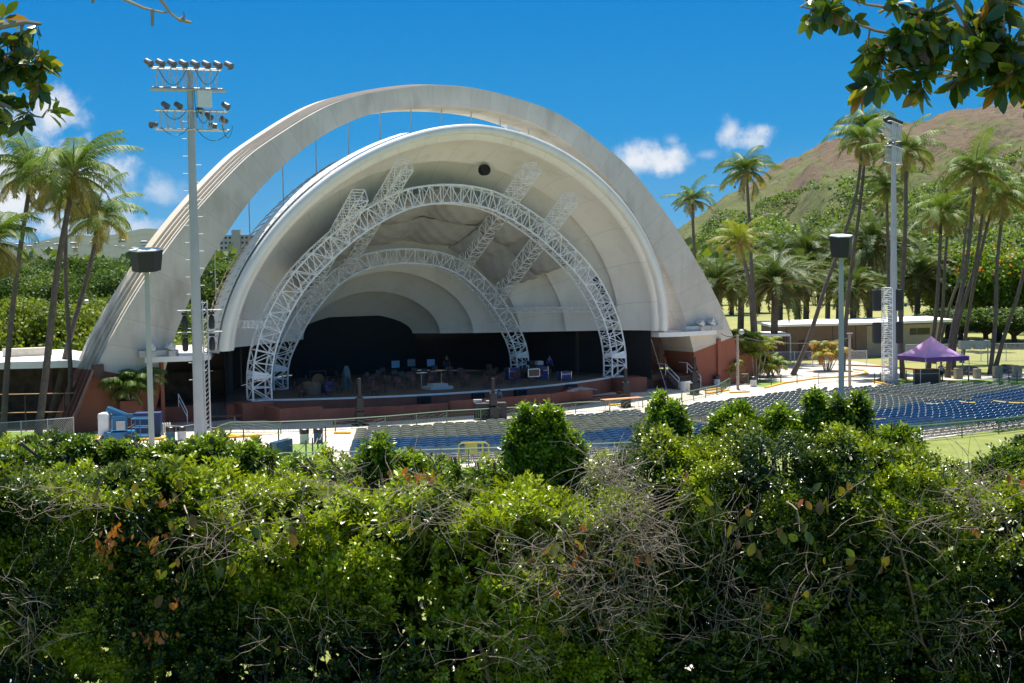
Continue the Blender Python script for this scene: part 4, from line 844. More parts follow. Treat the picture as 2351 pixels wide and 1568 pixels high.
def rack(t,b,z0,z1,w0,w1,X,nm):
    f=MB(); 
    for z in (z0,z1):
        for yy in (-.3,.3): f.bar(b+ZZ*z+X*w0+Y*yy,b+ZZ*z+X*w1+Y*yy,.05)
        f.bar(b+ZZ*z+X*w0-Y*.3,b+ZZ*z+X*w0+Y*.3,.04); f.bar(b+ZZ*z+X*w1-Y*.3,b+ZZ*z+X*w1+Y*.3,.04)
    n=9
    for k in range(n+1):
        x=w0+.3+(w1-w0-.6)*k/n
        for yy in (-.3,.3): f.bar(b+ZZ*z0+X*x+Y*yy,b+ZZ*z1+X*x+Y*yy,.025)
        if k<n: x2=w0+.3+(w1-w0-.6)*(k+1)/n; a_,c_=(z0,z1) if k%2 else (z1,z0); f.bar(b+ZZ*a_+X*x-Y*.3,b+ZZ*c_+X*x2-Y*.3,.025)
    f.build(nm,m_steel,t)
    return f
sc=b[1]/F
zt1,zt0=zpx(166),zpx(210); zl1,zl0=zpx(260),zpx(303)
rack(t,b,zt0,zt1,-2.35,2.0,X,'upper_rack'); rack(t,b,zl0,zl1,-2.2,2.35,X,'lower_rack'); MB().box(b+ZZ*zt0-ZZ*.1+X*-.1,(4.7,.9,.08),fa).build('catwalk',m_grey,t)
MB().box(b+ZZ*zpx(232)+X*.85-Y*.2,(.9,.45,1.15),fa).build('junction_box',m_white,t)
tow=lambda x,y,z:unit(np.array([x,y,z],float))
for k in range(8):
    s_=MB(); p=b+ZZ*(zt1+.35)+X*(-2.55+5.0*k/7); spot(s_,p,[.75,-.45,-.45],.23,.62); s_.bar(p,p-ZZ*.35,.03); s_.build('floodlight',mat('lamp_body',(.13,.13,.14),.4,.2,6),t)
for w_,z_,dd in ((-1.6,zl1+.35,(.7,-.5,-.5)),(-.8,zl1+.35,(.7,-.5,-.5)),(2.2,zl1+.4,(.8,-.3,-.5)),(.6,zl1+.05,(.8,.3,-.6)),(1.1,zl1-.3,(.8,-.3,-.6)),(-2.3,zl0+.3,(-.5,-.8,-.2)),(1.35,zl0+.3,(.8,.2,-.2)),(2.1,zl0+.65,(-.6,-.6,.3))):
    s_=MB(); spot(s_,b+ZZ*z_+X*w_,dd,.22,.55); s_.build('floodlight',mat('lamp_body',(.13,.13,.14),.4,.2,6),t)
c_=MB()
for w0,w1,z_,sg_ in ((-2,-.2,zt1,1.1),(.3,1.8,zt1,1.0),(.2,.5,zt0,1.9),(.3,2.4,zl0,.7),(-1.9,-.2,zl0+.1,.5),(.3,1.2,zl1,.8),(1.9,2.6,zl0+.3,.8),(-1.8,-.3,zl1,.6)):
    c_.tube([b+ZZ*(z_-sg_*4*u*(1-u))+X*(w0+(w1-w0)*u)-Y*.35 for u in np.linspace(0,1,9)],.022,4)
c_.build('cable',mat('teal_cable',(.02,.12,.12),.5),t)
# side ladder truss and moving lights on the pole
side=MB(); bb=b+X*.55
for i,j in ((-.15,-.15),(.15,-.15),(.15,.15),(-.15,.15)): side.bar(bb+X*i+Y*j,bb+X*i+Y*j+ZZ*zpx(690),.03)
for k in range(30):
    z=k*zpx(690)/30; side.bar(bb+X*-.15-Y*.15+ZZ*z,bb+X*.15-Y*.15+ZZ*(z+.3),.018); side.bar(bb+X*.15+Y*.15+ZZ*z,bb+X*.15-Y*.15+ZZ*(z+.3),.018)
side.build('side_ladder',m_steel,t)
f=MB(); [f.bar(b-X*1.2+ZZ*zpx(y_),b+X*1.6+ZZ*zpx(y_),.035) for y_ in (712,762)]; f.build('light_bar',m_steel,t)
def moving_light(t,p): 
    th_=MB(); th_.box(p-ZZ*.12,(.36,.3,.16),.3); th_.build('moving_light',m_blackbox,t); m2=MB(); m2.lathe(p-ZZ*1.15,[(.12,0),(.2,.12),(.21,.5),(.16,.8),(.08,.9)],12); o=m2.build('moving_head',m_blackbox,t,smooth=True)
for x_,y_ in ((-.75,715),(.95,715),(-.75,765),(.95,765)): moving_light(t,b+X*x_+ZZ*zpx(y_))
# right tower
b=G(2052,880); Yb=b[1]
def zpx(y): return (880-y)*Yb/F*1.005
t,X,Y=tower(b,zpx(285),'tall white light tower with floodlight racks before the brown hill',18,1.1,.34)
for z0,z1,w in ((zpx(325),zpx(288),2.3),(zpx(378),zpx(342),2.3)): rack(t,b,z0,z1,-w,w,X,'floodlight_rack')
for k in range(8):
    s_=MB(); p=b+ZZ*(zpx(283))+X*(-2.6+5.2*k/7); spot(s_,p,[-.7,-.1,-.4],.24,.6); s_.build('floodlight',m_blackbox,t)
for k in range(5):
    s_=MB(); p=b+ZZ*(zpx(338))+X*(-1.6+3.6*k/4); spot(s_,p,[-.7,-.1,-.4],.22,.55); s_.build('floodlight',mat('lamp_body',(.13,.13,.14),.4,.2,6),t)
MB().lathe(b,[(.55,0),(.55,.35),(.4,.4)],14).build('footing',m_grey,t)
b2=G(2037,880); zz=(880-660)*b2[1]/F; t=thing('truss_tower',b2,'slim lattice truss tower with black moving lights beside the right light tower','truss'); box_truss(b2,b2+ZZ*zz,.75,.75,22,t,.045,side=np.array([1.,0,0]))
for x_,z_ in ((-.95,zz-1.1),(.95,zz-1.1),(-.95,zz-4),(.95,zz-4)): MB().box(b2+np.array([x_,-.1,z_]),(.7,.6,1.9),.1).build('moving_light',m_blackbox,t,bevel=.1); 
MB().bar(b2+np.array([-1.3,0,zz-.2]),b2+np.array([1.3,0,zz-.2]),.04).build('light_bar',m_steel,t); MB().bar(b2+np.array([-1.3,0,zz-3.1]),b2+np.array([1.3,0,zz-3.1]),.04).build('light_bar',m_steel,t)
# floodlights on the roof slabs
def roofspot(p,lab):
    t=thing('roof_floodlight',p,lab,'floodlight'); MB().box(p+ZZ*.2,(.5,.4,.4),phi).build('bracket',m_grey,t); s_=MB(); spot(s_,p+ZZ*.68,[-.5,-.4,.55],.32,.6); s_.build('lamp',m_steel,t)
roofspot(Wd(24.3,-.6,5.0),'silver floodlight on the right roof slab, left of two'); roofspot(Wd(25.6,-.5,5.0),'silver floodlight on the right roof slab, right of two'); roofspot(Wd(-23.4,-.9,5.0),'grey floodlight on the left roof slab, right of two'); roofspot(Wd(-24.8,-.9,5.0),'grey floodlight on the left roof slab, left of two')
# street lamp at left behind, wooden utility pole right
p=G(203,830); t=thing('street_lamp',p,'thin pole with a pale round lamp in front of the left trees','street lamp'); MB().bar(p,p+ZZ*7.2,.06,6).build('pole',m_grey,t); MB().lathe(p+ZZ*7.3,[(.1,-.2),(.32,0),(.32,.25),(.1,.4)],12).build('lamp',m_white,t,smooth=True)
p=G(1694,893); t=thing('utility_pole',p,'wooden pole with crossbars and a round lamp by the tall areca palms','pole'); MB().lathe(p,[(.13,0),(.11,4.7)],8).build('pole',m_twig,t); MB().lathe(p+ZZ*4.9+np.array([.35,0,0]),[(.1,-.15),(.26,0),(.22,.2),(.05,.3)],10).build('lamp',m_grey,t)
for z in (1.1,2.3,3.2): MB().bar(p+ZZ*z-X*.4,p+ZZ*z+X*.4,.04).build('crossbar',m_twig,t)
p3=G(1951,890); t=thing('utility_pole',p3,'plain weathered pole right of the right lamp pole','pole'); MB().lathe(p3,[(.14,0),(.12,4.6)],8).build('pole',m_twig,t); MB().box(p3+ZZ*4.7,(.5,.2,.1)).build('bracket',m_grey,t)
mb=MB(); a=p+ZZ*4.6; c=p3+ZZ*4.3; mb.tube([a+(c-a)*u-ZZ*2.2*u*(1-u) for u in np.linspace(0,1,14)],.03,4); a2=Wd(27,0,4.6); mb.tube([a2+(a-a2)*u-ZZ*.6*u*(1-u) for u in np.linspace(0,1,6)],.03,4); tag(mb.build('overhead_cable',m_blackbox),'black cable sagging between the pier, the wooden pole and the weathered pole','cable')
# ------------------------------------------------------------ tent
q=G(2138,876); S3=2.3; t=thing('tent',q,'purple pop-up tent over a road case on the grass','tent'); rz=.35
m_pur=mat('purple_cloth',(.62,.38,.80),.7,.08,1,trans=.25)
C4=[q+np.array([math.cos(rz)*a*S3-math.sin(rz)*b_*S3,math.sin(rz)*a*S3+math.cos(rz)*b_*S3,0]) for a,b_ in((-1,-1),(1,-1),(1,1),(-1,1))]
V=[];Fs=[]; nn=9
for side in range(4):
    A_,B_=C4[side],C4[(side+1)%4]; base=len(V)
    for j in range(nn):
        u=j/(nn-1)
        for i in range(nn):
            w=i/(nn-1); e=A_+(B_-A_)*w; pt=e+(q-e)*u; z=2.35+1.75*u**1.5-.06*math.sin(pi*w)*(1-u); V.append(pt+ZZ*z)
    Fs+=[(base+j*nn+i,base+j*nn+i+1,base+(j+1)*nn+i+1,base+(j+1)*nn+i) for j in range(nn-1) for i in range(nn-1)]
npobj('roof_cloth',np.array(V),np.array(Fs),m_pur,t,smooth=False)
v=MB()
for k in range(4): A_,B_=C4[k],C4[(k+1)%4]; v.add([A_+ZZ*1.95,B_+ZZ*1.95,B_+ZZ*2.36,A_+ZZ*2.36],[(0,1,2,3)])
v.build('valance',mat('deep_purple_cloth',(.11,.035,.20),.7,.08),t)
for c in C4: MB().bar(c,c+ZZ*2.3,.035).build('leg',m_grey,t)
box_thing('road_case',G(2128,882),(1.9,.9,1.35),m_blackbox,'large black road case under the purple tent','case',.3,extra=trims(m_grey)); box_thing('road_case',G(2112,879)+ZZ*0,(.8,.8,1.2),m_blackbox,'narrow black case left of the large one under the tent','case',.3,extra=trims(m_grey))
# cream equipment cabinets and concrete boxes
for x,y,w,h,l in [(2200,870,.7,1.0,'first cream utility box right of the tent'),(2243,869,.6,.9,'second cream utility box right of the tent'),(2290,868,.8,1.1,'third cream utility box right of the tent'),(2335,866,.8,1.1,'cream utility box nearest the right edge')]: box_thing('utility_box',G(x,y),(w,.5,h),mat('box_cream',(.33,.29,.2),.8),l,'box',.2)
p=G(2239,838); t=thing('transformer_rack',p,'pale transformer rack standing on legs before dark trees','equipment'); MB().box(p+ZZ*2.3,(2.9,.8,.5)).build('beam',m_grey,t)
for a in (-1.1,.4): MB().box(p+ZZ*2.1+np.array([a,0,0]),(1.1,.9,.9)).build('cabinet',m_grey,t)
for a in (-1.3,1.3): MB().bar(p+np.array([a,0,0]),p+np.array([a,0,2.3]),.07).build('leg',m_grey,t)
# boulders
for x,y,s_,l in [(2210,860,.9,'grey boulder left of the second cream box'),(2226,858,1.2,'larger grey boulder behind the cream boxes'),(2306,856,1.3,'flat boulder by the leaning palm trunk'),(2165,857,.8,'boulder behind the tent leg')]:
    q=G(x,y); bm_=MB(); n1=10; V=[]
    for j in range(6):
        for i in range(n1):
            a=2*pi*i/n1; c=j/5*pi*.5; rr=1+.2*math.sin(i*2.3+j*1.7+x); V.append(q+np.array([math.cos(a)*math.cos(c)*rr*s_,math.sin(a)*math.cos(c)*rr*s_*.7,math.sin(c)*s_*.55*rr]))
    bm_.add(V,[(j*n1+i,j*n1+(i+1)%n1,(j+1)*n1+(i+1)%n1,(j+1)*n1+i) for j in range(5) for i in range(n1)]); tag(bm_.build('boulder',mat('grey_rock',(.16,.14,.12),.9,.3,2,bump=.5),org=q),l,'rock')
# ------------------------------------------------------------ boom lift
q=G(275,1018); t=thing('boom_lift',q,'blue folded boom lift with white cover parked by the palm planter','boom lift')
MB().box(q+ZZ*.55,(1.9,1.3,.5),.2).build('chassis',m_liftblue,t,bevel=.05)
for a in (-.75,.75):
    for b_ in (-.6,.6): MB().lathe(q+np.array([a,b_-.1,.32]),[(.12,-.1),(.32,-.1),(.32,.12),(.12,.12)],14,ax=np.array([0,1,0])).build('wheel',m_blackbox,t)
MB().prism([(q[0]-1.25,q[1]-.5),(q[0]-.55,q[1]-.5),(q[0]-.55,q[1]+.5),(q[0]-1.25,q[1]+.5)],.55,2.0,).build('engine_cover',m_white,t,bevel=.12)
f=MB(); f.box(q+np.array([.05,0,1.35]),(.9,.7,.9),.2); f.box(q+np.array([-.2,0,2.0]),(1.2,.35,.3),ax=(unit([1,0,-.45]),np.array([0,1.,0]),unit([.45,0,1]))); f.box(q+np.array([.1,0,1.75]),(1.6,.3,.25),ax=(unit([1,0,.05]),np.array([0,1.,0]),np.array([0,0,1.]))); f.tube([q+np.array([-.6,0,2.3]),q+np.array([.8,0,1.7])],.12,6); f.build('folded_boom',m_liftblue,t)
f=MB(); o=q+np.array([1.0,-.3,0])
for z in (.55,1.1,1.65):
    for a_,b_ in (((0,-.5),(1.1,-.5)),((1.1,-.5),(1.1,.4)),((1.1,.4),(0,.4)),((0,.4),(0,-.5))): f.bar(o+np.array([a_[0],a_[1],z]),o+np.array([b_[0],b_[1],z]),.035)
for a_ in ((0,-.5),(.55,-.5),(1.1,-.5),(1.1,.4),(0,.4)): f.bar(o+np.array([a_[0],a_[1],.5]),o+np.array([a_[0],a_[1],1.65]),.035)
f.box(o+np.array([.55,-.05,.5]),(1.1,.9,.06)); f.build('basket',m_liftblue,t); MB().box(q+np.array([.25,-.55,1.2]),(.55,.06,.55),.2).build('control_panel',m_grey,t)
for a in (-1,1): MB().bar(q+np.array([a*.9,-.3,.6]),q+np.array([a*1.3,-.9,.05]),.06).build('outrigger',m_liftblue,t)
# ------------------------------------------------------------ low building at right, hotel, hillside houses
q=G(1955,818); t=thing('park_building',q,'long low brown building with a flat white roof behind the road','building')
a=G(1780,826);b_=G(1990,820);c=G(2160,812); hh=4.0; dn=np.array([.05,9,0])
MB().prism([a[:2],b_[:2],b_[:2]+dn[:2],a[:2]+dn[:2]],0,hh-.35).build('wall',mat('brown_block',(.20,.14,.115),.85,.12,1),t)
MB().prism([(b_+[.02,0,0])[:2],c[:2],c[:2]+dn[:2],b_[:2]+dn[:2]+[.02,0]],0,hh-.45).build('wall',mat('beige_block',(.34,.29,.235),.85,.1,1),t)
ov=np.array([0,-1.5]); MB().prism([a[:2]+ov-[.8,0],b_[:2]+ov,c[:2]+ov+[1,0],c[:2]+dn[:2]+[1,0],a[:2]+dn[:2]-[.8,0]],[hh-.25]*5,[hh,hh,hh+.05,hh+.05,hh]).build('roof',m_roof,t)
for u in (.12,.3,.37,.62,.72,.8):
    w_=b_+(c-b_)*u+ZZ*2.7; MB().box(w_-np.array([0,.0,0]),(.9,.12,.75),math.atan2((c-b_)[1],(c-b_)[0])).build('window',mat('dark_glass',(.015,.017,.02),.15,.1),t)
for u in (.3,.55,.8):
    w_=a+(b_-a)*u+ZZ*1.1; MB().box(w_,(.95,.14,2.1),math.atan2((b_-a)[1],(b_-a)[0])).build('door',m_brown,t)
for u in (.1,.35,.6,.85): MB().bar(a+(b_-a)*u-np.array([0,1.2,0]),a+(b_-a)*u-np.array([0,1.2,-hh+.3]),.07).build('post',m_brown,t)
q=G(1785,836); t=thing('shelter',q,'lower flat roofed shelter left of the long building','shelter'); 
P_=[G(1736,838)[:2],G(1815,836)[:2],G(1815,836)[:2]+[0,6],G(1736,838)[:2]+[0,6]]; MB().prism(P_,3.0,3.25).build('roof',m_roof,t); MB().prism([np.array(p)+[0,3] if i<2 else p for i,p in enumerate(P_)],0,3).build('wall',m_brown,t)
for p_ in P_[:2]: MB().bar(list(p_)+[0],list(p_)+[3],.07).build('post',m_grey,t)
def house(p,w,d,h,lab,wallc,roofc,floors=1,name='house',nw=4,gable=True):
    p=np.array(p,float); t=thing(name,p,lab,'building' if floors>2 else 'house'); mw=mat('wall_%d_%d'%(int(wallc[0]*100),int(wallc[2]*100)),wallc,.9,.06,.2); mr_=mat('roof_%d'%int(roofc[0]*100),roofc,.8,.1,.3)
    MB().box(p+ZZ*h/2,(w,d,h)).build('wall',mw,t)
    if gable:
        x,y=w/2+.6,d/2+.6; MB().add([p+[-x,-y,h],p+[x,-y,h],p+[x,y,h],p+[-x,y,h],p+[-x*.7,0,h+d*.22],p+[x*.7,0,h+d*.22]],[(0,1,5,4),(1,2,5),(2,3,4,5),(3,0,4),(3,2,1,0)]).build('roof',mr_,t)
    else: MB().box(p+ZZ*(h+.25),(w+.6,d+.6,.5)).build('roof',mr_,t)
    for f_ in range(floors):
        for k in range(nw): MB().box(p+np.array([-w/2+w*(k+.5)/nw,-d/2,h*(f_+.55)/floors]),(w/nw*.5,.2,h/floors*.42)).build('window',mat('dark_glass',(.015,.017,.02),.15,.1),t)
    return t
# hotel beyond the trees at left
p=AY(552,600,1500); p[2]=0; zt=AY(552,541,1500)[2]
house(p,40,18,zt,'pale many storeyed hotel block far behind the trees, seen under the arch',(.50,.44,.42),(.5,.45,.42),9,'apartment_building',9,False)
p2=p+np.array([-2,-6,0]); MB().box(p2+ZZ*(zt/2+3),(9,12,zt+6)).build('lift_tower',mat('tower_pink',(.5,.42,.40),.9),bpy.data.objects['apartment_building'])
# ------------------------------------------------------------ foliage tools
LF_V=np.array([[0,0,0],[.5,.26,.05],[1,0,-.06],[.5,-.26,.05]]); LF_F=np.array([[0,1,2],[0,2,3]])
BL_V=np.array([[0,0,0],[.25,.17,.04],[.6,.22,.03],[.85,.12,-.02],[1,0,-.08],[.85,-.12,-.02],[.6,-.22,.03],[.25,-.17,.04],[.3,0,0],[.65,0,-.02]])
BL_F=np.array([[0,8,1],[1,8,2],[2,8,9],[2,9,3],[3,9,4],[0,7,8],[7,6,8],[6,9,8],[6,5,9],[5,4,9]])
def scatter(name,TV,TF_,pos,X,Nn,size,col,m,parent=None,org=None,smooth=False):
    X=unit(X); Y=unit(np.cross(Nn,X)); Z=np.cross(X,Y); size=np.asarray(size).reshape(-1,1,1)
    V=(TV[None,:,0:1]*X[:,None,:]+TV[None,:,1:2]*Y[:,None,:]+TV[None,:,2:3]*Z[:,None,:])*size+pos[:,None,:]
    n=len(pos); Fc=(TF_[None]+ (np.arange(n)*len(TV))[:,None,None]).reshape(-1,TF_.shape[1])
    return npobj(name,V.reshape(-1,3),Fc,m,parent,col=np.repeat(col,len(TV),0),org=org,smooth=smooth)
def rdir(n): return unit(rng.normal(size=(n,3)))
def mixc(a,b,t): return np.array(a)[None]*(1-t[:,None])+np.array(b)[None]*t[:,None]
ml_hedge=leafmat('hedge_leaf',.30,.20,.5); ml_vine=leafmat('vine_leaf',.42,.25,.4); ml_palm=leafmat('palm_leaf',.52,.24,.25); ml_tree=leafmat('tree_leaf',.55,.3,.35,.15); ml_big=leafmat('broad_leaf',.28,.22,.6)
# ------------------------------------------------------------ palms
def crown_mesh(name,nf,L,droop,nl,lw,ll,wind,pal,stiff=0,el0=(1.25,-.5),th_seed=0,parent=None):
    g=np.random.default_rng(th_seed); VV=[];FF=[];CC=[];b=0; rach=MB()
    for i in range(nf):
        f=i/(nf-1); az=i*2.399+g.normal()*.25; el=el0[0]*(1-f)**.6+el0[1]*f+g.normal()*.16; Lf=L*(.78+.3*math.sin(pi*min(1,f+.25)))*g.uniform(.68,1.1); drp=droop*g.uniform(.6,1.45)
        n=14; p=np.zeros(3); e=el; pts=[p.copy()]; dirs=[]
        for k in range(n):
            d=np.array([math.cos(az)*math.cos(e),math.sin(az)*math.cos(e),math.sin(e)])+wind*(k/n)**1.2; d=unit(d); dirs.append(d); p=p+d*Lf/n; pts.append(p.copy()); e-=drp*(1+.6*k/n)/n*(1.1 if e>0 else .7)
        dirs.append(dirs[-1]); pts=np.array(pts);dirs=np.array(dirs)
        rach.tube(pts[::2],[.05*(1-.8*k/7) for k in range(len(pts[::2]))],3,cap=False)
        tt=np.linspace(.14,.99,nl); ip=np.stack([np.interp(tt*n,range(n+1),pts[:,c]) for c in range(3)],1); idr=unit(np.stack([np.interp(tt*n,range(n+1),dirs[:,c]) for c in range(3)],1))
        sd=unit(np.cross(idr,[0,0,1])); upd=np.cross(sd,idr); c0=np.array(pal[0] if f<.35 else pal[1] if f<.75 else pal[2]); 
        twist=g.normal()*.5
        for sg in (-1,1):
            s2=unit(sd*math.cos(twist*.4)*sg+upd*(.25*stiff+.12)+idr*(.7+.35*tt[:,None]))
            ln=ll*Lf/4*(np.sin(np.clip(tt,0,1)*pi*.92+.18)**.6+.15)*g.uniform(.85,1.1,nl)
            dwn=np.array([0,0,-1.])*(1-stiff)+wind*.8
            mid=ip+s2*(ln*.5)[:,None]+dwn*(ln*.10)[:,None]; tip=ip+unit(s2+dwn*(.62-.3*stiff))*(ln)[:,None]+g.normal(size=(nl,3))*.07
            w=idr*lw
            V=np.stack([ip-w*.5,ip+w*.5,mid+w*.9,mid-w*.9,tip],1).reshape(-1,3); k0=b+np.arange(nl)*5
            FF.append(np.stack([k0,k0+1,k0+2,k0+3],1)); FF.append(np.stack([k0+3,k0+2,k0+4,k0+4],1)); b+=nl*5
            cc=c0[None]*g.uniform(.75,1.3,(nl,1)); VV.append(V); CC.append(np.repeat(cc,5,0))
    Fq=np.vstack(FF); # degenerate quads -> use tris split
    T=[]
    a=Fq; q=a[:,2]!=a[:,3]; T=np.vstack([a[:,[0,1,2]],a[q][:,[0,2,3]]])
    o=npobj(name,np.vstack(VV),T,ml_palm,parent,col=np.vstack(CC),org=np.zeros(3)); r=rach.build('rachis',mat('frond_rib',(.28,.24,.07),.6),o,org=(0,0,0))
    return o
WIND=np.array([.42,-.12,.02])
PALC=[(.085,.15,.018),(.11,.16,.03),(.20,.18,.06)]
coco=[crown_mesh('crown',30,3.6,1.5,44,.034,1.0,WIND*w,PALC,th_seed=s,el0=(1.55,-.75)) for s,w in ((1,.55),(2,.85),(3,1.25))]
cocoY=crown_mesh('crown',26,3.6,1.1,44,.034,1.0,WIND*.6,[(.17,.21,.02),(.19,.21,.03),(.24,.20,.06)],el0=(1.4,-.3),th_seed=5)
date=[crown_mesh('crown',64,3.6,1.15,40,.035,.62,WIND*.12,[(.055,.095,.028),(.07,.11,.03),(.10,.095,.04)],stiff=.8,el0=(1.4,-.75),th_seed=s) for s in (11,12)]
allcr={}
def use_crown(src,root,pos,rz,sc,label=None):
    key=src.name
    if not allcr.get(key): c=src; allcr[key]=True; ch=None
    else: c=copy_tree(src)
    c.parent=root; c.location=tuple(np.array(pos,float)-worg(root)); c.rotation_euler=(0,0,rz); c.scale=(sc,)*3; return c
def palm(pix,Yb,crown,csc,r0,r1,lab,kind='coconut_palm',cat='palm tree',rz=0,group=None,top=None,boot=True):
    """pix: trunk points in the photo from ground up; the whole trunk stands at the depth of its foot"""
    b=G(*pix[0]) if Yb is None else AY(*pix[0],Yb)
    if Yb is not None: b=b.copy(); 
    base=np.array([b[0],b[1],0.]); P=[base]+[AY(x,y,base[1]) for x,y in (pix[1:] if Yb is None else pix)]
    t=thing(kind,base,lab,cat,group); n=len(P)
    # refine
    Q=[];
    L=np.concatenate([[0],np.cumsum([np.linalg.norm(P[i+1]-P[i]) for i in range(n-1)])]); u=np.linspace(0,L[-1],16); Q=np.stack([np.interp(u,L,[p[c] for p in P]) for c in range(3)],1)
    for _ in range(2): Q[1:-1]=.25*Q[:-2]+.5*Q[1:-1]+.25*Q[2:]
    rs=[r0*1.25]+[r0+(r1-r0)*k/15 for k in range(1,16)]
    MB().tube(Q,rs,9).build('trunk',m_bark,t,smooth=True)
    if boot:
        m_=MB(); 
        for k in range(9): a=k*2.4; m_.tube([Q[-1]-ZZ*.35+ZZ*.05*k,Q[-1]+np.array([math.cos(a)*.28,math.sin(a)*.28,.15+.04*k])],[.09,.05],4)
        m_.build('leaf_bases',mat('palm_boot',(.26,.17,.08),.9,.2,4),t)
    use_crown(crown,t,Q[-1]+ZZ*.1,rz,csc); return t
palm([(85,1016),(105,860),(116,755),(130,625),(150,510),(171,410)],None,coco[1],1.28,.26,.17,'largest coconut palm at left, thick fronds over a curving dark trunk',rz=.3)
palm([(7,1000),(17,825),(31,684),(50,545),(72,405)],None,coco[0],1.15,.22,.14,'tall coconut palm at far left with pale wind-blown fronds',rz=1.6)
palm([(157,985),(163,860),(158,765),(150,650),(152,451)],None,coco[2],.95,.18,.12,'slender coconut palm behind the largest one',rz=2.9)
palm([(113,975),(136,877),(158,783),(186,685),(210,604),(226,508)],None,coco[0],1.12,.24,.14,'leaning coconut palm with its crown low beside the arch',rz=4.0)
palm([(-45,1030),(-30,800),(-18,566)],None,coco[1],1.15,.2,.13,'coconut palm cut by the left edge of the photo, low crown',rz=5.0)
palm([(-120,1000),(-90,600),(-58,290)],None,coco[2],1.1,.2,.13,'very tall coconut palm mostly outside the left edge',rz=.9)
RP=[([(1735,868),(1724,680),(1719,633),(1702,581),(1699,563)],cocoY,1.1,.26,.15,'yellow green coconut palm right of the arch foot',1.0),
 ([(1742,852),(1735,760),(1724,592),(1721,510),(1714,400)],coco[2],1.25,.22,.14,'tall thin coconut palm standing above the yellow green one',2.0),
 ([(1640,850),(1605,700),(1594,585),(1589,462)],coco[0],.95,.2,.13,'coconut palm rising behind the right slope of the arch',3.0),
 ([(1820,862),(1842,820),(1859,771),(1878,718),(1894,653),(1922,592),(1940,529),(1970,450),(1979,330)],coco[1],1.3,.24,.13,'leaning coconut palm that crosses behind the right lamp head',.5),
 ([(1935,850),(1943,720),(1956,603),(1970,510),(1981,412),(1992,300)],coco[2],1.3,.24,.13,'upright twin of the leaning coconut palm, tallest crown',1.9),
 ([(2073,868),(2067,772),(2071,660),(2080,510),(2080,355)],coco[0],1.35,.24,.15,'straight coconut palm just right of the light tower',3.3),
 ([(2046,850),(2040,650),(2036,440)],coco[2],1.0,.2,.13,'coconut palm hidden behind the right light tower pole',4.2),
 ([(2131,848),(2150,720),(2157,603),(2161,495)],coco[1],1.25,.24,.15,'coconut palm left of the leaning group',5.1),
 ([(2144,835),(2165,720),(2168,622),(2178,500)],coco[0],1.0,.2,.13,'coconut palm close behind the one left of the leaning group',.2),
 ([(2152,803),(2170,750),(2182,690),(2208,633),(2222,478)],coco[2],1.3,.2,.13,'leftmost palm of the leaning group at right',1.2),
 ([(2176,867),(2182,780),(2200,697),(2219,622),(2240,400)],coco[0],1.5,.25,.15,'tallest palm of the leaning group at right',2.2),
 ([(2189,850),(2192,765),(2212,697),(2242,603),(2262,440)],coco[1],1.35,.22,.14,'palm in the middle of the leaning group at right',3.2),
 ([(2208,833),(2221,742),(2234,660),(2258,550),(2280,470)],coco[2],1.2,.22,.14,'rightmost palm of the leaning group',4.4),
 ([(2273,860),(2283,772),(2288,697),(2287,622),(2305,455)],coco[0],1.35,.22,.14,'coconut palm near the cream boxes at the far right',5.5),
 ([(2286,842),(2305,772),(2332,697),(2352,622),(2390,440)],coco[1],1.3,.22,.14,'palm leaning out of the right edge of the photo',.8)]
for pts,cr,sc,a,b_,l,rz in RP: palm(pts,None,cr,sc*.86,a,b_,l,rz=rz)
DP=[(1777,800,655,150,1.25,'broad date palm behind the tall areca palms'),(1790,790,598,190,1.2,'date palm behind the broad one'),(1850,780,590,185,1.25,'date palm with dark fronds left of the right lamp head'),(1645,790,660,155,1.1,'date palm pressed against the arch slope'),(1700,785,640,165,1.2,'date palm behind the yellow green coconut palm'),
    (1996,745,568,180,1.45,'tall blue green date palm between lamp and light tower'),(2068,745,575,200,1.4,'date palm behind the light tower'),(1900,745,580,215,1.3,'date palm behind the right lamp head'),(1958,745,665,170,1.15,'short date palm right of the right lamp pole'),(2105,740,640,185,1.35,'date palm with yellowing fronds left of the leaning palms'),(1925,752,640,190,1.2,'low date palm in the shade behind the road'),(1830,770,650,175,1.2,'low date palm behind the leaning trunk')]
for i,(x,yb,yc,Y_,sc,l) in enumerate(DP):
    palm([(x,yb),(x+3,yc)],Y_,date[i%2],sc*1.38,.42,.36,l,'date_palm','palm tree',rz=i*.9,boot=False)
# areca clumps
def areca(loc,n,h,sp,lab,pal,fl=1.5,seed=0):
    t=thing('areca_palm',loc,lab,'palm'); g=np.random.default_rng(seed); st=MB(); src=crown_mesh('fronds',9,fl,1.5,22,.04,1.5,WIND*.15,pal,el0=(1.35,.1),th_seed=seed+50,parent=None); 
    for i in range(n):
        a=g.uniform(0,6.28); d=g.uniform(.1,sp); hh_=h*g.uniform(.45,1); top=np.array(loc)+[math.cos(a)*d,math.sin(a)*d,hh_]; b0=np.array(loc)+[math.cos(a)*d*.3,math.sin(a)*d*.3,0]
        st.tube([b0,(b0+top)/2+[0,0,.0],top],[.06,.045,.04],6)
        c=src if i==0 else copy_tree(src); c.parent=t; c.location=tuple(top-np.array(loc)); c.rotation_euler=(0,0,g.uniform(0,6.28)); 
    st.build('stems',mat('cane_stem',(.42,.40,.30),.6,.15,3),t,smooth=True); return t
GP=[(.13,.20,.02),(.20,.24,.03),(.28,.24,.05)]
areca(G(1694,874),9,4.6,1.5,'tall areca palm clump with pale canes by the red pier',GP,2.0,1); areca(G(1768,866),7,1.5,.9,'small areca clump on the round lawn',GP,1.6,2)
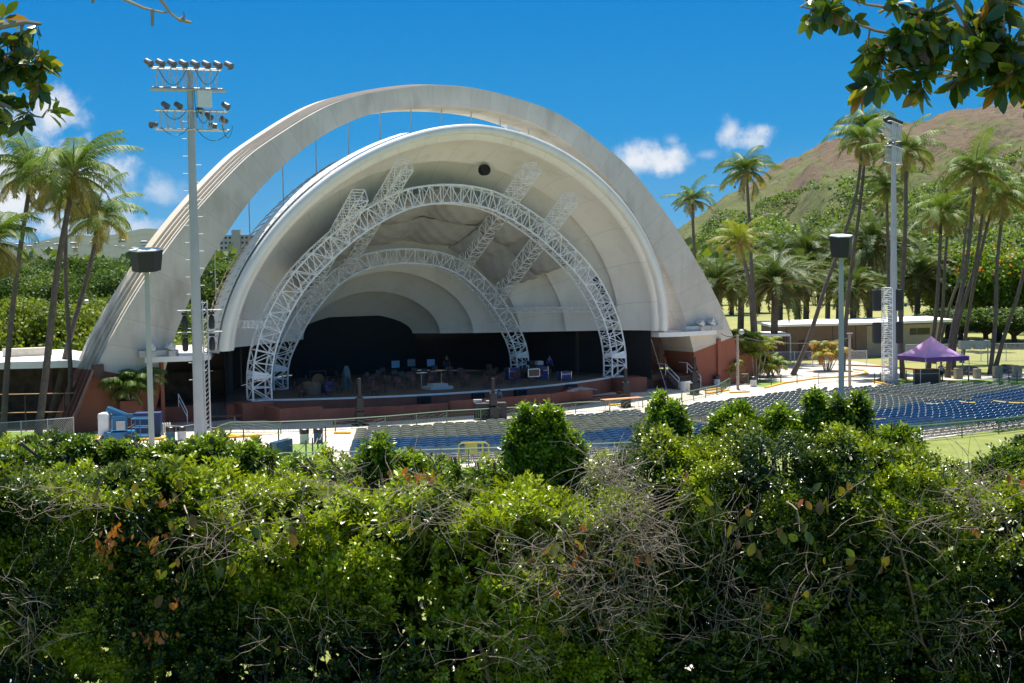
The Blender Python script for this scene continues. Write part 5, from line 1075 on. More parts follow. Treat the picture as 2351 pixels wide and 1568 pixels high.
areca(G(1898,852),9,2.8,1.3,'reddish yellow areca clump at the roadside',[(.20,.20,.02),(.30,.22,.03),(.36,.18,.04)],2.0,3); areca(G(1668,880),8,1.6,.8,'low areca clump at the foot of the red pier wall',GP,1.6,4); areca(G(1735,872),8,4.2,1.4,'areca clump around the coconut palm trunk',GP,1.9,5)
areca(Wd(-26.3,-.5,2.1),11,1.2,1.2,'areca palm growing in the red planter at the left arch foot',[(.07,.13,.02),(.12,.16,.03),(.2,.17,.05)],1.9,6)
# ------------------------------------------------------------ broadleaf trees
def tree_mesh(kind,h,w,nleaf,size,c1,c2,seed,flower=None,lobes=16,umb=.5,cs=.32):
    g=np.random.default_rng(seed); t=thing(kind,(0,0,0),'x','tree'); Lb=[]
    for k in range(lobes):
        a=k*2.4+g.uniform(-.3,.3); rr=w*.5*math.sqrt((k+.5)/lobes)*.85; z=h*(1-umb*.5)-(rr/(w*.5))**2*h*.30*umb*2+g.uniform(-.07,.07)*h; Lb.append((np.array([rr*math.cos(a),rr*math.sin(a),z-h*.12]),w*g.uniform(.13,.2),h*g.uniform(.10,.17)))
        if k%3==0: Lb.append((np.array([rr*.8*math.cos(a),rr*.8*math.sin(a),h*g.uniform(.38,.55)]),w*.15,h*.12))
    per=nleaf//len(Lb); P=[];C=[];Nn=[]
    for c,rx,rz_ in Lb:
        d=unit(g.normal(size=(per,3))); rad=g.uniform(.55,1.05,(per,1)); lump=1+.22*fn(d[:,0],d[:,1],d[:,2],5,int(abs(c[0]*10))+seed)[:,None]; P.append(c+d*rad*lump*[rx,rx,rz_]); Nn.append(d)
        tn=np.clip(.5+.35*g.normal()+.25*g.normal(size=per),0,1); C.append(mixc(c1,c2,tn))
    P=np.vstack(P);C=np.vstack(C);Nn=np.vstack(Nn)
    if flower is not None: q=(g.uniform(size=len(P))<.12)&(Nn[:,2]>.2); C[q]=np.array(flower)*g.uniform(.7,1.2,(q.sum(),1))
    n=len(P); scatter('crown',LF_V*[1,1.6,1],LF_F,P,unit(g.normal(size=(n,3))+[0,0,-.2]),unit(Nn+.7*g.normal(size=(n,3))),size*g.uniform(.6,1.3,n),C,ml_tree,t,org=np.zeros(3))
    tr=MB(); tr.tube([(0,0,0),(.1,0,h*.15),(.2,.1,h*.32)],[w*.045,w*.035,w*.03],8)
    for c,rx,rz_ in Lb[::2]: tr.tube([(.1,0,h*.22),(c[0]*.45,c[1]*.45,h*.22+(c[2]-h*.22)*.6),tuple(c)],[w*.02,w*.013,w*.005],5)
    tr.build('trunk',m_darkbark,t,smooth=True); return t
G1=((.04,.08,.012),(.11,.17,.02)); G2=((.03,.07,.015),(.08,.14,.025)); G3=((.075,.12,.015),(.19,.24,.025)); G4=((.05,.075,.035),(.13,.15,.07))
TM=[tree_mesh('monkeypod_tree',13,24,22000,.42,*G3,1,umb=.9),tree_mesh('monkeypod_tree',13,20,18000,.42,*G1,2,umb=.7),tree_mesh('shade_tree',14,14,13000,.42,*G2,3,umb=.35),tree_mesh('shade_tree',13,13,13000,.42,*G4,4,umb=.4),tree_mesh('shade_tree',12,13,13000,.4,*G1,6,umb=.3),tree_mesh('flowering_tree',13,15,16000,.42,(.05,.11,.012),(.15,.25,.02),5,flower=(.42,.17,.07),umb=.3,lobes=20)]
tu=[False]*len(TM)
TRN=['broad yellow green monkeypod tree','wide mid green monkeypod tree','dense dark green tree','grey green tree','rounded bright green tree','flowering tree dotted with orange blooms']
def tree(k,x,Y_,sc,where,rz=None,sz=None,grp=None):
    p=AY(x,700,Y_); p[2]=0; o=place(TM[k],tu[k],p,random.uniform(0,6.28) if rz is None else rz,(sc,sc,sz or sc)); tu[k]=True; o['label']=TRN[k]+' '+where; 
    if grp: o['group']=grp
    return o
GRP='trees in the wood behind the shell'
# left: front row of monkeypods, then rows behind
tree(0,60,150,1.0,'nearest behind the left wing roof'); tree(0,215,158,.95,'standing behind the street lamp'); tree(1,-120,150,1.0,'at the left edge behind the palms'); tree(1,340,185,.9,'behind the left foot of the arch')
k_=0
for (Y_,xs,ks,hgt) in [(205,[20,120,205,300,420,505,575],[2,4,1,2,4,2,3],1.0),(270,[-60,50,140,240,330,430,500,560,610],[4,2,4,1,2,4,1,2,2],1.02),(370,[-20,70,150,230,300,370,450,520,580],[2,3,2,4,2,3,2,4,2],1.05),(520,[0,90,170,250,330,410,490,540,600],[3,2,4,2,3,2,4,2,3],1.1)]:
    for x,k in zip(xs,ks):
        tree(k,x+random.uniform(-12,12),Y_+random.uniform(-12,12),hgt*random.uniform(.88,1.08)*(1.25 if Y_>=370 else 1.05),'in the wood behind the left of the shell',grp=GRP+' on the left')
# right: flowering tree mass and hedge-like dark trees, parkland trees
for x,Y_,sc,l in [(2180,192,1.0,'behind the palms left of the right edge'),(2290,185,1.12,'at the right, largest crown behind the palms'),(2400,180,1.1,'cut by the right edge of the photo'),(2235,215,1.1,'in second row behind the right palms')]: tree(5,x,Y_,sc,l)
for x,Y_,k in [(2140,230,2),(2330,215,2),(2430,200,2)]: tree(k,x,Y_,.95,'filling the shade behind the flowering trees',grp='dark trees behind the flowering trees')
for x,Y_,l in [(2205,178,'left'),(2265,176,'centre'),(2330,172,'right'),(2395,170,'far right')]:
    o=tree(2,x,Y_,.72,'forming the low dark screen behind the chain link fence',sz=.42,grp='low dark screening trees')
for x,Y_,k,sc in [(1600,260,4,.9),(1680,290,2,.9),(1740,300,3,1.0),(1810,330,4,.9),(1880,350,3,1.0),(1950,340,2,1.0),(2020,360,3,.95),(2100,340,3,1.1),(1560,300,2,1.),(2150,380,4,1.),(2230,350,3,1.2),(1640,360,3,1.1),(1770,400,2,1.1),(1860,430,4,1.1),(1980,440,3,1.2)]:
    tree(k,x,Y_,sc*.9,'in the park below the hill',grp='trees in the park below the hill')
# ------------------------------------------------------------ the hill
def hillm():
    m=mat('hill_scrub',(.175,.115,.075),.95,.1,.02,c2=(.24,.175,.085),bump=0); t=m.node_tree; p=t.nodes['Principled BSDF']; base=p.inputs['Base Color'].links[0].from_socket; tc=N(t,'ShaderNodeTexCoord')
    mpp=N(t,'ShaderNodeMapping'); mpp.inputs['Rotation'].default_value=(0,0,.5); mpp.inputs['Scale'].default_value=(1.6,.55,1.6); t.links.new(tc.outputs['Object'],mpp.inputs[0]); n=N(t,'ShaderNodeTexNoise'); n.inputs['Scale'].default_value=.011; n.inputs['Detail'].default_value=12; n.inputs['Roughness'].default_value=.68; n.inputs['Distortion'].default_value=.6; t.links.new(mpp.outputs[0],n.inputs['Vector'])
    sp=N(t,'ShaderNodeSeparateXYZ'); t.links.new(tc.outputs['Object'],sp.inputs[0]); r=N(t,'ShaderNodeMapRange'); t.links.new(sp.outputs[2],r.inputs[0]); r.inputs['From Min'].default_value=25; r.inputs['From Max'].default_value=120; r.inputs['To Min'].default_value=.22; r.inputs['To Max'].default_value=-.05
    a=N(t,'ShaderNodeMath',operation='ADD'); t.links.new(n.outputs[0],a.inputs[0]); t.links.new(r.outputs[0],a.inputs[1]); g=N(t,'ShaderNodeMapRange'); t.links.new(a.outputs[0],g.inputs[0]); g.inputs['From Min'].default_value=.50; g.inputs['From Max'].default_value=.60
    x=N(t,'ShaderNodeMix',data_type='RGBA'); t.links.new(g.outputs[0],x.inputs['Factor']); t.links.new(base,x.inputs['A']); x.inputs['B'].default_value=(.15,.175,.04,1)
    n2=N(t,'ShaderNodeTexNoise'); n2.inputs['Scale'].default_value=.06; n2.inputs['Detail'].default_value=8; n2.inputs['Roughness'].default_value=.75; t.links.new(tc.outputs['Object'],n2.inputs['Vector']); g2=N(t,'ShaderNodeMapRange'); t.links.new(n2.outputs[0],g2.inputs[0]); g2.inputs['From Min'].default_value=.5; g2.inputs['From Max'].default_value=.66; g2.inputs['To Max'].default_value=.92
    y=N(t,'ShaderNodeMix',data_type='RGBA'); t.links.new(g2.outputs[0],y.inputs['Factor']); t.links.new(x.outputs['Result'],y.inputs['A']); y.inputs['B'].default_value=(.075,.062,.042,1)
    t.links.new(y.outputs['Result'],p.inputs['Base Color']); bp=N(t,'ShaderNodeBump'); bp.inputs['Strength'].default_value=1.; bp.inputs['Distance'].default_value=12; t.links.new(n2.outputs[0],bp.inputs['Height']); t.links.new(bp.outputs[0],p.inputs['Normal']); return m
m_hill=hillm()
RDG=[(1380,600),(1480,585),(1545,545),(1570,512),(1610,487),(1640,468),(1700,432),(1735,408),(1790,375),(1840,352),(1880,327),(1930,319),(1960,322),(2000,300),(2050,292),(2090,276),(2125,275),(2160,262),(2200,250),(2260,243),(2320,232),(2360,218),(2450,200),(2600,190),(2900,230),(3300,420)]
def hill():
    # the crater rim: bearing -> height of the ridge at about 1500 m, spurs and gullies running down from it
    xs=np.linspace(1380,3300,420); rows=90; V=[]
    top=np.interp(xs,[p[0] for p in RDG],[p[1] for p in RDG]); top=np.convolve(np.pad(top,3,'edge'),np.ones(7)/7,'valid')
    rr=np.linspace(0,1.25,rows); YR=1500.; Y0=520.
    for j,u in enumerate(rr):
        for i,x in enumerate(xs):
            zr=AY(x,top[i],YR)[2]; Y_=Y0+(YR-Y0)*u; X_=ray(x,600)[0]*Y_
            if u<=1: prof=u**1.45; 
            else: prof=1-(u-1)*1.2
            gul=abs(math.sin(X_*.021+Y_*.004+1.3*math.sin(Y_*.006)))*.6+abs(math.sin(X_*.047+.8*math.sin(Y_*.011)+1))*.3+.18*math.sin(X_*.09+Y_*.02+math.sin(Y_*.03))+.1*math.sin(X_*.17-Y_*.03)
            amp=34*math.sin(pi*min(u,1))*min(1,zr/90)
            z=max(zr,0)*prof+(gul-.5)*amp+ (1.6*math.sin(x*.05)+.7*math.sin(x*.17+1))*(max(0,1-abs(u-1)*7))
            z+=min(1,zr/60)*math.sin(pi*min(u,1))**.5*4.5*float(fn(X_,Y_,0,.03,77)+.6*fn(X_,Y_,0,.08,78))
            V.append((X_,Y_,max(z,-2) if u>0 else -2))
    n=len(xs); Fc=np.array([(j*n+i,j*n+i+1,(j+1)*n+i+1,(j+1)*n+i) for j in range(rows-1) for i in range(n-1)])
    o=npobj('hill',np.array(V),Fc,m_hill,None,org=np.zeros(3),smooth=True); tag(o,kind='structure'); return np.array(V).reshape(rows,n,3)
HV=hill()
# scrub and woods on the lower slope (uncountable)
def scrub():
    g=np.random.default_rng(21); P=[];C=[];S=[];
    rows,n,_=HV.shape
    cnt=0
    for _ in range(7500):
        u=g.uniform(0,1.0)**1.35; j=int(u*(rows-1)/1.25); i=g.integers(0,n-1); p=HV[j,i]; 
        lim=.60 if fn(p[0],p[1],0,.012,3)>.1 else .44
        if u>lim and g.uniform()>.16: continue
        R=g.uniform(3,8)*(1-.35*u)*(1 if u<lim else .45); k=int(58); d=unit(g.normal(size=(k,3))); d[:,2]=abs(d[:,2]); c=p+[g.normal()*4,g.normal()*6,R*.2]
        P.append(c+d*R*[1,1,.8]*g.uniform(.8,1.1,(k,1))); tn=np.clip(g.uniform(0,1)+.2*g.normal(size=k),0,1); C.append(mixc((.045,.085,.02),(.15,.23,.035),tn)); S.append(np.full(k,R*.27))
    P=np.vstack(P);C=np.vstack(C);S=np.concatenate(S); n=len(P)
    o=scatter('hill_scrub',LF_V*[1,1.8,1],LF_F,P,rdir(n),unit(rdir(n)+[0,-.3,.9]),S*rng.uniform(.7,1.4,n),C,ml_tree,None,org=np.zeros(3)); tag(o,'green scrub and low woods covering the foot of the brown hill','scrub',None,'stuff')
scrub()
# far wood on the left plain
def farwood():
    g=np.random.default_rng(33); P=[];C=[];S=[]
    for _ in range(2600):
        Y_=g.uniform(560,3200); x=g.uniform(-300,1700); X_=ray(x,600)[0]*Y_; R=g.uniform(6,11); h=R*g.uniform(.9,1.5)+4; k=26; d=unit(g.normal(size=(k,3))); d[:,2]=abs(d[:,2])
        P.append(np.array([X_,Y_,h*.45])+d*[R,R,h*.7]*g.uniform(.8,1.1,(k,1))); tn=np.clip(g.uniform(0,1)+.2*g.normal(size=k),0,1); C.append(mixc((.04,.075,.02),(.12,.17,.03),tn)); S.append(np.full(k,R*.5))
    P=np.vstack(P);C=np.vstack(C);S=np.concatenate(S); n=len(P)
    o=scatter('far_wood',LF_V*[1,1.8,1],LF_F,P,rdir(n),unit(rdir(n)+[0,-.4,.8]),S,C,ml_tree,None,org=np.zeros(3)); tag(o,'far off woods on the plain beyond the shell','wood',None,'stuff')
farwood()
# distant hills with houses at left
def farhills():
    xs=np.linspace(-900,1500,160); V=[]; rows=14
    for j in range(rows):
        u=j/(rows-1)
        for x in xs:
            Y_=3600+1800*u; X_=ray(x,600)[0]*Y_; yt=545+12*math.sin(x*.011+.5)+6*math.sin(x*.031)+(0 if x<330 else (x-330)*.06)+(8 if x<0 else 0); zr=max(8.,AY(x,yt-6,5400)[2])
            V.append((X_,Y_,zr*math.sin(u*pi/2)**1.2+6*math.sin(X_*.01+u*5)*u-2))
    n=len(xs); Fc=np.array([(j*n+i,j*n+i+1,(j+1)*n+i+1,(j+1)*n+i) for j in range(rows-1) for i in range(n-1)]); o=npobj('far_hills',np.array(V),Fc,mat('far_hill_green',(.022,.04,.022),.95,.3,.006,c2=(.06,.075,.04)),None,org=np.zeros(3),smooth=True); tag(o,kind='structure')
farhills()
g=np.random.default_rng(4)
H0=house((0,0,0),30,18,9,'small white house on the distant left hills',(.6,.58,.55),(.5,.4,.36),1,'hillside_house',3); H0['group']='houses on the distant hills'; hu=False
for k in range(46):
    x=g.uniform(10,440); yy=g.uniform(556,576); Y_=g.uniform(3700,4700); p=AY(x,yy,Y_); place(H0,hu,p,g.uniform(-.5,.5),g.uniform(.25,.7)); hu=True
H1=house(AY(1793,548,760)*[1,1,1],14,9,4,'pale roofed house among the scrub at the foot of the hill',(.3,.28,.26),(.48,.48,.5),1,'hillside_house',4)
# cars in the far park
def car(p,rz,c,lab):
    t=thing('parked_car',p,lab,'car'); t.rotation_euler=(0,0,rz); o=(0,0,0); L,Wc=4.6,1.8
    pr=[(-2.3,.35),(-2.3,.8),(-1.7,.95),(-1.2,1.45),(.5,1.45),(1.1,1.0),(2.2,.85),(2.3,.4)]; V=[(x,s*Wc/2*(.82 if z>1.2 else 1),z) for s in (-1,1) for x,z in pr]; n=len(pr)
    me=MB().add(V,[tuple(range(n))[::-1],tuple(range(n,2*n))]+[(i,(i+1)%n,n+(i+1)%n,n+i) for i in range(n)]); old=t.location.copy(); t.location=(0,0,0); me.build('body',mat('car_paint_%d'%int(c[0]*100),c,.3,.03),t)
    MB().add([(x,s*(Wc/2*.9+.02),z) for s in (-1,1) for x,z in ((-1.2,1.0),(-1.0,1.38),(.4,1.38),(.85,1.0))],[(0,1,2,3),(4,5,6,7)]).build('side_windows',mat('dark_glass',(.015,.017,.02),.15),t)
    for a in (-1.45,1.45):
        for s in (-1,1): MB().lathe((a,s*.85,.33),[(.2,-.1),(.33,-.1),(.33,.1),(.2,.1)],14,ax=np.array([0,1,0])).build('wheel',m_blackbox,t)
    t.location=old
for x,y,c,l in [(2012,703,(.03,.03,.035),'dark car parked in the far park left of the light tower'),(2062,704,(.4,.42,.45),'silver car parked in the far park right of the light tower')]: car(G(x,y),.1,c,l)
# ------------------------------------------------------------ foreground hedge
def hz(x,y,Y_): return AY(x,y,Y_)
def sprigs(cent,outd,nl,ls,tipc,oldc,yel,g):
    "leaf rosettes round short twigs"
    n=len(cent); u=np.tile(np.linspace(0,1,nl),n); c=np.repeat(cent,nl,0); o=np.repeat(outd,nl,0)
    a=np.tile(np.arange(nl)*2.4,n)+np.repeat(g.uniform(0,6.28,n),nl); ref=unit(np.cross(o,g.normal(size=(1,3)))); b2=np.cross(o,ref)
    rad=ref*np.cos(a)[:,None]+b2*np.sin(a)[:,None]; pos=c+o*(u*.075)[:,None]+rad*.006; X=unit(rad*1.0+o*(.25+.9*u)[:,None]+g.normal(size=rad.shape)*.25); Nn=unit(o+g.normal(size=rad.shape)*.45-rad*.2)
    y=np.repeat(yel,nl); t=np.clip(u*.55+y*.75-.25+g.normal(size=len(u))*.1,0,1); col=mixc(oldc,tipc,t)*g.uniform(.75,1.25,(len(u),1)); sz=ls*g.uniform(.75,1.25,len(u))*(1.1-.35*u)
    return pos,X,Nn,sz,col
def shrub(name,label,cat,x0,x1,top,yf,yb,bot,nspr,seed,tip=(.27,.35,.012),old=(.008,.035,.007),face=1.,bias=0.,ls=.042,gap=.02):
    g=np.random.default_rng(seed); n=nspr*3; X_=g.uniform(x0,x1,n); ztop=top(X_)
    # choose surface: front face or top face
    onf=g.uniform(size=n)<face/(face+1); dep=yb-yf
    z=np.where(onf,bot+(ztop-bot)*g.uniform(0,1,n)**.85,ztop-abs(g.normal(size=n))*.06); Yp=np.where(onf,yf+abs(g.normal(size=n))*.10,g.uniform(yf,yb,n))
    bul=.16*fn(X_,z*1.3,0,2.6,seed)+.08*fn(X_,z,0,7,seed+1); Yp=Yp+np.where(onf,bul+.22*((z-bot)/(ztop-bot))**6,0); z=z+np.where(onf,0,.05*fn(X_,Yp,0,5,seed+2)-.10*np.clip((yf+.35-Yp)/.35,0,1)**2)
    dens=fn(X_,z,Yp,4.5,seed+3); keep=(dens>-gap)|(g.uniform(size=n)<.12); edge=np.minimum(X_-x0,x1-X_); keep&=(g.uniform(size=n)<np.clip(edge/.12+.3,0,1))
    X_,z,Yp,onf=X_[keep][:nspr],z[keep][:nspr],Yp[keep][:nspr],onf[keep][:nspr]; n=len(X_)
    o=unit(np.stack([g.normal(size=n)*.45,np.where(onf,-.75,-.15)+g.normal(size=n)*.3,np.where(onf,.55,1.)+g.normal(size=n)*.3],1))
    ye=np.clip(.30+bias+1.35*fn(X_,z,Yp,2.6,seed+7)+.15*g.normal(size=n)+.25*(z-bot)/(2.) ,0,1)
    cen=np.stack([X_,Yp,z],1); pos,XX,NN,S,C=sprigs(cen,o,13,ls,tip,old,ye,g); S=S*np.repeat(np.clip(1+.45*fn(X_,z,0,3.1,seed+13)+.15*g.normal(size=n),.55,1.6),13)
    t=thing(name,((x0+x1)/2,yf+.3,bot),label,cat); scatter('foliage',LF_V,LF_F,pos,XX,NN,S,C,ml_hedge,t)
    # inner stems, and an inner mass of old leaves, coloured darker to paint in shade
    st=MB()
    for k in range(int((x1-x0)*9)+2):
        xx=g.uniform(x0+.03,x1-.03); yy=g.uniform(yf+.15,yb-.1); zt=float(top(np.array([xx]))[0])-.1; p=np.array([xx,yy,bot-.1]); pts=[p]; 
        for q in range(6): p=p+np.array([g.normal()*.07,g.normal()*.07,(zt-bot)/6]); pts.append(p)
        st.tube(pts,[.018-.002*q for q in range(7)],5,cap=False)
        for q in range(4): b0=pts[g.integers(1,6)]; e=b0+np.array([g.normal()*.2,g.normal()*.2-.1,g.uniform(.05,.3)]); st.tube([b0,(b0+e)/2+g.normal(size=3)*.02,e],[.007,.005,.003],4,cap=False)
    st.build('stems',mat('hedge_stem',(.16,.12,.09),.9,.2,10),t)
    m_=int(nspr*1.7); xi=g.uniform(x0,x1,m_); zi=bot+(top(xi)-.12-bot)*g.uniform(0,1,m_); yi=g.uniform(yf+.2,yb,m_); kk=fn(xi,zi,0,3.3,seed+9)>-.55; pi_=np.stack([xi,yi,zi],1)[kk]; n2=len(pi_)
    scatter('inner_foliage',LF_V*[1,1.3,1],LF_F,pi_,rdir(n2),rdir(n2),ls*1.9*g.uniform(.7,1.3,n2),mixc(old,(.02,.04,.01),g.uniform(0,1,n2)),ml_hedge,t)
    return t
def topf(tab,Y_):
    X=[hz(x,y,Y_)[0] for x,y in tab]; Z=[hz(x,y,Y_)[2] for x,y in tab]
    return lambda x: np.interp(x,X,Z)+.025*np.sin(x*23)+.03*np.sin(x*9.1+1)
xw=lambda x,Y_:float(hz(x,1100,Y_)[0])
YF,YB=8.0,9.9
tb=[(-900,1020),(0,1030),(100,1025),(150,1018),(250,1028),(330,1032),(400,1022),(500,1022),(590,1035),(650,1058),(760,1066),(900,1066),(1000,1068),(1165,1064),(1300,1070),(1400,1064),(1480,1050)]
TB=topf(tb,YB)
shrub('hedge','clipped hedge of small dark glossy leaves along the left bottom','hedge',xw(-330,8),xw(330,8),TB,YF,YB,8.0,5200,101,bias=-.12,face=1.7)
shrub('hedge','hedge stretch of yellow green leaves in front of the left light tower','hedge',xw(330,8)-.05,xw(900,8),TB,YF,YB,8.0,4700,102,bias=.05,face=1.7)
shrub('hedge','hedge stretch with bright new leaves below the yellow barrier','hedge',xw(900,8)-.05,xw(1480,8),TB,YF,YB,8.0,4600,103,bias=.14,face=1.7,gap=.05)
tR=topf([(1380,1055),(1450,1062),(1475,1015),(1500,1000),(1560,1005),(1600,1015),(1650,1000),(1700,992),(1760,1000),(1820,996),(1880,982),(1940,1000),(1985,1028),(2010,1030),(2040,1012),(2080,1012),(2105,1058),(2200,1112),(2260,1090),(2300,1060),(2360,1050),(2500,1040),(2800,1020)],8.9)
shrub('tall_shrub','tall dark green shrub rising over the hedge at right','shrub',xw(1440,8.3),xw(2130,8.5),tR,8.1,9.1,8.0,6800,104,bias=-.05,face=3.,gap=.05)
shrub('hedge','loose hedge stretch with gaps at the bottom right','hedge',xw(2100,8),xw(2750,8),tR,8.2,9.3,8.0,3600,105,bias=-.1,face=2.6,gap=-.05)
# single bushes and shoots that stand up over the hedge
def blob(name,label,parts,n,seed,bias=0.,Y_=8.9):
    g=np.random.default_rng(seed); cs=[];os=[]
    for (x,y,rx,ry,wt) in parts:
        y=y+27; c=hz(x,y,Y_); rx_=rx*.85*Y_/F; rz_=ry*.82*Y_/F; k=int(n*wt); d=unit(g.normal(size=(k,3))); cs.append(c+d*[rx_,rx_*.8,rz_]*g.uniform(.3,1.2,(k,1))*(1+.34*fn(d[:,0],d[:,1],d[:,2],5,seed))[:,None]); os.append(unit(d+[0,-.1,.55]+g.normal(size=(k,3))*.25))
    c=np.vstack(cs);o=np.vstack(os); ye=np.clip(.35+bias+.5*(o[:,2]-.3)+.15*g.normal(size=len(c)),0,1); pos,XX,NN,S,C=sprigs(c,o,13,.042,(.22,.34,.012),(.010,.042,.008),ye,g)
    b=hz(parts[-1][0],1100,Y_); b[2]=8.6; t=thing(name,b,label,'shrub'); scatter('foliage',LF_V,LF_F,pos,XX,NN,S,C,ml_hedge,t); st=MB()
    for (x,y,rx,ry,wt) in parts:
        for k in range(5): e=hz(x+g.normal()*rx*.4,y-ry*.6,Y_); st.tube([b+[g.normal()*.05,g.normal()*.05,0],(b+e)/2+g.normal(size=3)*.03,e],[.012,.009,.004],5,cap=False)
    st.build('stems',mat('hedge_stem',(.16,.12,.09),.9,.2,10),t)
def spikes(x0,x1,yt,yb,n,g,rx=(8,14),ry=(26,52),wt=.045,jy=18):
    o=[]
    for k in range(n):
        x=x0+(x1-x0)*(k+.5)/n+g.normal()*5; e=1-abs((k+.5)/n*2-1)**2.2; y=yb+(yt-yb)*e+g.normal()*jy; o.append((x,y,g.uniform(*rx),g.uniform(*ry),wt))
    return o
gs=np.random.default_rng(77)
blob('bush','ragged bright bush standing up before the middle of the seating',spikes(1172,1332,962,1010,9,gs)+spikes(1180,1325,1010,1030,8,gs,(16,26),(30,45))+[(1205,1060,30,46,.13),(1285,1055,36,56,.17),(1250,1030,36,46,.12),(1250,1100,66,46,.2)],900,201,.12)
blob('shoot','scattered thin shoots along the crest of the left hedge',spikes(20,640,1026,1030,14,gs,(6,10),(12,26),wt=.03,jy=7),420,213,.05)
blob('shoot','scattered thin shoots along the crest of the middle hedge',spikes(640,1160,1062,1066,11,gs,(6,10),(10,20),wt=.03,jy=6),320,214,.2)
blob('shoot','leafy shoot sticking up in front of the left seating block',[(872,1005,16,18,.3),(862,1030,24,26,.4),(885,1050,20,22,.3)],110,202)
blob('shoot','low leafy shoot right of the taller one over the left seating',[(940,1050,28,18,1.)],70,203,.1)
blob('shoot','upright leafy shoot before the blue boom lift',[(262,1020,20,14,.6),(295,1024,16,12,.4)],60,204,-.1)
blob('shoot','dense leafy shoot left of the boom lift',[(186,1008,20,20,1.)],60,205,-.1)
for k_,(sp_,l_,b_) in enumerate([([(1520,920,11,26,.3),(1514,958,20,30,.4),(1538,948,14,22,.25),(1508,992,28,24,.4)],'tallest bright shoot of the tall shrub',.2),([(1548,935,10,20,.3),(1556,972,18,24,.5)],'shorter shoot right of the tallest bright one',.0),
  ([(1660,958,13,26,.4),(1676,940,9,20,.25),(1650,985,22,20,.3)],'leafy shoot at the middle of the shrub crest',.05),([(1706,932,10,24,.3),(1712,962,17,24,.4)],'thin upright shoot beside the middle of the crest',.0),([(1748,968,20,18,.5)],'low shoot on the shrub crest left of the bright tuft',.1),
  ([(1792,942,18,22,.5),(1800,970,30,24,.5)],'bright tuft on the shrub crest left of the lamp pole',.15),([(1872,908,10,24,.3),(1880,938,14,24,.3),(1862,968,26,24,.5)],'tall dark shoot left of the right lamp pole',-.05),([(1840,985,26,18,.5)],'low shoot between bright tuft and dark shoot',.1),
  ([(1925,915,7,18,.15),(1932,945,12,22,.25),(1918,975,18,22,.3)],'thin shoot in front of the right lamp pole',-.1),([(1974,912,8,22,.2),(1965,942,12,24,.3),(1956,972,16,22,.3)],'thin dark shoot right of the right lamp pole',-.15),
  ([(2052,985,16,18,.4),(2035,1005,22,18,.4)],'bright shoot at the right end of the tall shrub',.1),([(2084,990,12,22,.3),(2088,1018,18,20,.3)],'last shoot before the lawn gap',.05)]): blob('shoot',l_,sp_,150,220+k_,b_)
blob('bush','dark bush cut by the right edge at hedge height',[(2330,1050,60,34,.6),(2275,1062,30,22,.25)],240,209,-.3)
blob('shoot','small shoots before the left light tower pole',[(385,1022,18,12,.3),(475,1012,24,16,.4),(565,1024,26,12,.3),(440,1022,14,18,.15)],150,211,-.1)
# dead vine tangle, hanging vine leaves
def tangle(name,label,boxes,seed,n,Y_=7.78,col=None,r=.0017):
    g=np.random.default_rng(seed); mb=MB(); b=hz(boxes[0][0],boxes[0][1],Y_)
    for k in range(n):
        x,y,rx,ry=boxes[g.integers(len(boxes))]; p=hz(x+g.normal()*rx*.5,y+g.normal()*ry*.5,Y_+g.uniform(-.12,.22)); d=unit(g.normal(size=3)*[1,.4,1]); pts=[p]; L=g.uniform(.02,.055)
        cur=g.normal(size=3)*.35
        for q in range(g.integers(4,9)): d=unit(d+cur*.22+g.normal(size=3)*.2+[0,0,-.03]); p=p+d*L; pts.append(p)
        rr=r*g.uniform(.5,1.5); mb.tube(pts,[rr*(1-.6*q/len(pts)) for q in range(len(pts))],4,cap=False)
    o=mb.build(name,mat('dead_vine_stem',(.25,.20,.16),.85,.3,14),org=b); return tag(o,label,'twigs',None,'stuff')
tangle('dead_vine','tangle of pale dead vine stems hanging over the middle of the hedge',[(1400,1230,130,110),(1330,1330,110,120),(1450,1180,80,60),(1230,1310,140,90),(1420,1400,90,130),(1490,1250,60,120),(1160,1470,160,70),(1400,1080,60,40)],301,900)
tangle('dead_vine','thin dead vine stems over the left part of the hedge',[(560,1180,120,60),(900,1120,160,60),(480,1250,130,60),(760,1100,90,40),(60,1420,60,120),(120,1150,120,60),(1000,1180,90,60),(700,1450,200,100)],302,420)
tangle('dead_vine','thin bare stems among the lower right hedge',[(1900,1300,160,160),(2200,1450,160,110),(1700,1430,200,110),(2100,1200,140,90),(2250,1150,80,80),(1650,1250,120,140)],303,520,Y_=7.95)
def vleaves(name,label,spots,seed,cols,sz=.078):
    g=np.random.default_rng(seed); P=[];C=[];X=[];Nn=[];S=[]
    for x,y,rx,ry,k in spots:
        for q in range(max(2,int(k*.6))): P.append(hz(x+g.normal()*rx*.5,y+g.normal()*ry*.5,7.80+g.uniform(-.06,.30))); c=np.array(cols[g.integers(len(cols))]); C.append(c*g.uniform(.7,1.25)); X.append([g.normal()*.5,g.normal()*.4,-1]); Nn.append([g.normal()*.8,-.7+g.normal()*.4,.6+g.normal()*.4]); S.append(sz*g.uniform(.65,1.25))
    b=hz(spots[0][0],spots[0][1],7.75); t=thing(name,b,label,'vine'); scatter('leaves',BL_V*[1,1.35,1.2],BL_F,np.array(P),np.array(X),np.array(Nn),np.array(S),np.array(C),ml_vine,t,smooth=True)
    mb=MB(); 
    for x,y,rx,ry,k in spots[:1]: p=hz(x,y-ry*.6,7.85); mb.tube([p+[-.04,.1,.03],p+[-.02,.04,.02],p,p+[.01,0,-.05],hz(x+6,y+ry*.4,7.8)],[.004,.004,.003,.003,.002],5,cap=False)
    mb.build('vine_stem',m_twig,t)
OL=[(.10,.11,.02),(.16,.14,.025),(.06,.09,.02),(.12,.08,.03)]
